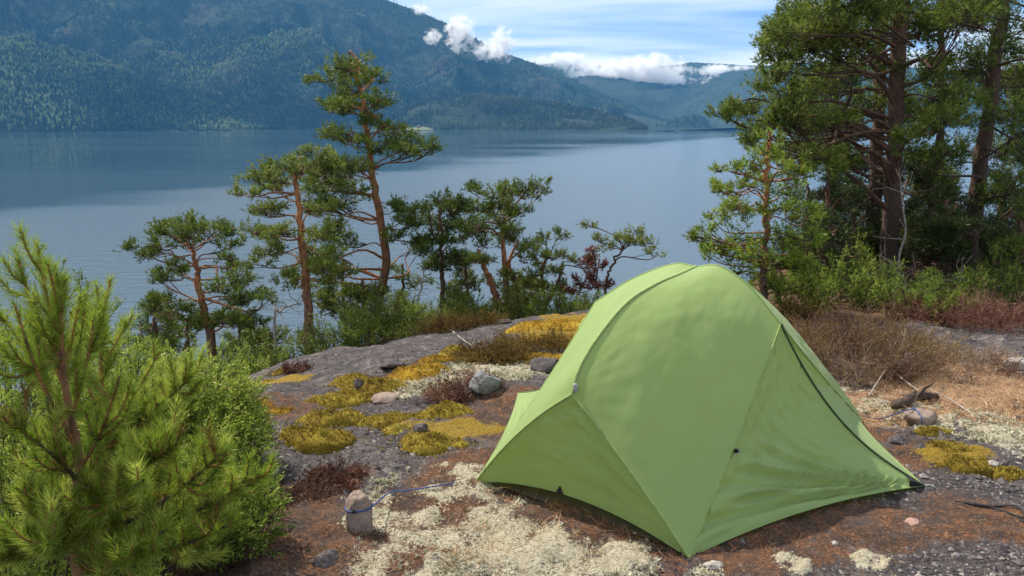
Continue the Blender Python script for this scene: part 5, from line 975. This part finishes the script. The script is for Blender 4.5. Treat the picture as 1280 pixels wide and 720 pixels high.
# guy lines
def cord(name, label, P, r, mat, cat='cord'):
    V, q = tube(smooth_line(P, 40), r, 6); return tag(mesh_obj(name, V, [q], mat), label, cat)
sc_ = p1 + [0, .02, .075]; ring = girdle(st_a, 2, .045)
e = tag(empty('guy_line', p1), 'blue guy line tied round the upright stone, running towards the tent', 'cord')
V, q = tube(smooth_line(ring, 40), .0038, 6); mesh_obj('loop', V, [q], M['cord'], e)
V, q = tube(smooth_line([ring[27], hit(487, 628) + [0, 0, .045], hit(512, 623) + [0, 0, .042], hit(533, 620) + [0, 0, .036], TENT['A'] + [-.03, -.01, .01]], 40), .0032, 6); mesh_obj('line', V, [q], M['cord'], e)
mb = MB(); g_ = np.linspace(0, np.pi, 6); a__ = np.linspace(0, 2 * np.pi, 8, endpoint=False); Vk = np.stack([np.sin(g_)[:, None] * np.cos(a__), np.sin(g_)[:, None] * np.sin(a__), np.cos(g_)[:, None] * np.ones(8)], -1).reshape(-1, 3) * [.011, .008, .008] + np.array(ring[20]); idx = np.arange(48).reshape(6, 8)
mb.add(Vk, np.stack([idx[:-1], idx[1:], np.roll(idx[1:], -1, 1), np.roll(idx[:-1], -1, 1)], -1).reshape(-1, 4)); mb.build('knot', M['black'], e)
e = tag(empty('guy_line', p4), 'blue guy line wrapped round the grey brown stone right of the tent', 'cord'); s4 = p4 + [0, 0, .045]
ring = girdle(st_b, 0, -.03); V, q = tube(smooth_line(ring, 40), .004, 6); mesh_obj('loop', V, [q], M['cord'], e)
V, q = tube(smooth_line([max(ring, key=lambda p_: p_[2]), s4 + [-.10, .0, .05], hit(1100, 527) + [0, 0, .02], TENT['B2'] + [0, 0, .02]], 40), .0034, 6); mesh_obj('line', V, [q], M['cord'], e)
e = tag(empty('guy_line', hit(1240, 642)), 'black cord and strap lying on the bare rock at the right edge', 'cord')
for P, r in (([hit(1200, 630) + [0, 0, .012], hit(1218, 636) + [0, 0, .02], hit(1245, 640) + [0, 0, .015], hit(1275, 650) + [0, 0, .012], hit(1300, 655) + [0, 0, .012]], .0055), ([hit(1215, 634) + [0, 0, .014], hit(1240, 637) + [0, 0, .014], hit(1270, 641) + [0, 0, .03], hit(1284, 660) + [0, 0, .02], hit(1260, 645) + [0, 0, .012]], .0045), ([TENT['C'] + [.05, 0, .01], hit(1170, 622) + [0, 0, .012], hit(1190, 628) + [0, 0, .012], hit(1204, 632) + [0, 0, .012]], .0022)):
    V, q = tube(smooth_line(P, 40), r, 6); mesh_obj('cord', V, [q], M['black'], e)
# loose grit and pebbles on the rock
def pebbles():
    mb = MB(); base = np.array([[1, 0, 0], [-1, 0, 0], [0, 1, 0], [0, -1, 0], [0, 0, 1], [0, 0, -1.0]]); fc = np.array([[0, 2, 4], [2, 1, 4], [1, 3, 4], [3, 0, 4], [2, 0, 5], [1, 2, 5], [3, 1, 5], [0, 3, 5]])
    for (a, b, c, d, n, sd, sz) in ((300, 600, 430, 640, 2600, 1, .009), (850, 1290, 600, 730, 4500, 2, .0065), (1050, 1290, 420, 600, 1500, 3, .012), (400, 860, 600, 730, 600, 4, .006)):
        P, g = scatter(a, b, c, d, n, 1300 + sd); k = len(P); s = sz * np.exp(.55 * g.normal(size=k)); V = base[None] * (s[:, None, None] * (.5 + .7 * g.random((k, 6, 3)))) * [1, 1, .6]; ang = g.random(k) * 6.28; cs, sn = np.cos(ang)[:, None], np.sin(ang)[:, None]
        V = np.stack([V[..., 0] * cs - V[..., 1] * sn, V[..., 0] * sn + V[..., 1] * cs, V[..., 2]], -1) + P[:, None] + [0, 0, .001]; mb.add(V, (np.arange(k)[:, None, None] * 6 + fc).reshape(-1, 3), np.repeat(g.random(k), 6))
    k = NT('grit'); c = k.ramp(k.attr('tint').outputs['Fac'], [(0, (.05, .042, .045)), (.6, (.13, .115, .112)), (1, (.30, .27, .25))]); m = k.done(k.princ(c, .9, None, .2))
    tag(mb.build('grit', m, None, False), 'loose grit and pebbles scattered on the bare rock', kind='stuff')
pebbles()

# ------------------------------------------------------------------ low clouds on the slopes, and the air
def cloud(name, label, c, size, seed, dens, scale, lo=.42, group='shreds of low cloud on the mountain'):
    c = np.array(c, float); n, m = 10, 16; a = np.linspace(0, np.pi, n)[:, None]; b = np.linspace(0, 2 * np.pi, m, endpoint=False)[None]; D = np.stack([np.sin(a) * np.cos(b), np.sin(a) * np.sin(b), np.cos(a) + 0 * b], -1).reshape(-1, 3); idx = np.arange(n * m).reshape(n, m)
    q = np.stack([idx[:-1], idx[1:], np.roll(idx[1:], -1, 1), np.roll(idx[:-1], -1, 1)], -1).reshape(-1, 4)
    k = NT(name); sz = np.array(size) / 2.0
    mp = k.n('ShaderNodeMapping'); k.l(k.obj(), mp.inputs[0]); mp.inputs['Scale'].default_value = tuple(1.0 / sz)
    ln = k.n('ShaderNodeVectorMath', operation='LENGTH'); k.l(mp.outputs[0], ln.inputs[0])
    off = k.n('ShaderNodeVectorMath', operation='ADD'); k.l(k.obj(), off.inputs[0]); off.inputs[1].default_value = (seed * 137.0, seed * 53.0, 0)
    nz = k.n('ShaderNodeTexNoise'); nz.inputs['Scale'].default_value = scale; nz.inputs['Detail'].default_value = 5; nz.inputs['Roughness'].default_value = .6; k.l(off.outputs[0], nz.inputs['Vector'])
    f = k.math('ADD', k.math('SUBTRACT', 1.0, ln.outputs['Value']), k.math('MULTIPLY', k.math('SUBTRACT', nz.outputs['Fac'], .5), 4.0)); d = k.ramp(f, [(lo - .12, 0.0), (lo + .28, 1.0)])
    v = k.n('ShaderNodeVolumePrincipled'); v.inputs['Color'].default_value = (1, 1, 1, 1); k.l(k.math('MULTIPLY', d, dens), v.inputs['Density']); v.inputs['Anisotropy'].default_value = 0.2; k.l(v.outputs[0], k.out.inputs['Volume'])
    o = mesh_obj(name, D * sz + c, [q], k.m, None, True, c); tag(o, label, None, group, 'stuff'); return o
def cl(px, py, dist, wpx, hpx, seed, label, dens=.03, scale=None, deep=1.0, lo=.42):
    c = at(px, py, dist); w = wpx * dist / F_PX; h = hpx * dist / F_PX; cloud('low_cloud', label, c, (w, w * deep, h), seed, dens, scale or 5.0 / w, lo)
cl(541, 46, 3900, 26, 22, 1, 'tiny shred of cloud on the mountain, leftmost one'); cl(575, 40, 3950, 44, 52, 2, 'slanting shred of cloud near the mountain crest'); cl(607, 64, 3850, 44, 28, 3, 'larger shred of cloud on the slope below the crest'); cl(628, 55, 4000, 36, 48, 4, 'wispy cloud rising over the mountain crest'); cl(527, 12, 4300, 26, 14, 8, 'faint cloud touching the crest at the top')
for i, (x, y, d, w, h, lab) in enumerate(((705, 76, 6200, 80, 22, 'flat white cloud just over the mountain crest'), (742, 92, 6150, 80, 36, 'left end of the cloud bank behind the mountain'), (778, 92, 6050, 90, 44, 'left middle piece of the cloud bank'), (818, 90, 6000, 96, 54, 'tallest middle piece of the cloud bank'), (848, 104, 5950, 50, 20, 'small puff under the middle of the cloud bank'), (893, 107, 5900, 52, 26, 'small separate white cloud on the far mountain, right of the bank'), (905, 88, 6300, 90, 18, 'thin cloud at the right end of the bank'))):
    cl(x, y, d, w, h, 11 + i, lab, .022, 6.5 * F_PX / (w * d), .6, .40)

def haze():
    R = 8950.0; z0, z1 = -42.0, 900.0
    V = np.array([[x, y, z] for z in (z0, z1) for x, y in ((-R, -R), (R, -R), (R, R), (-R, R))]); k = NT('air')
    v = k.n('ShaderNodeVolumePrincipled'); v.inputs['Color'].default_value = (.13, .48, 1.0, 1); v.inputs['Density'].default_value = 5.0e-5; v.inputs['Anisotropy'].default_value = 0.0; k.l(v.outputs[0], k.out.inputs['Volume'])
    o = mesh_obj('haze', V, [np.array([[3, 2, 1, 0], [4, 5, 6, 7], [0, 1, 5, 4], [1, 2, 6, 5], [2, 3, 7, 6], [3, 0, 4, 7]])], k.m, None, False); tag(o, 'pale blue haze over the lake and the mountains', kind='stuff')
haze()
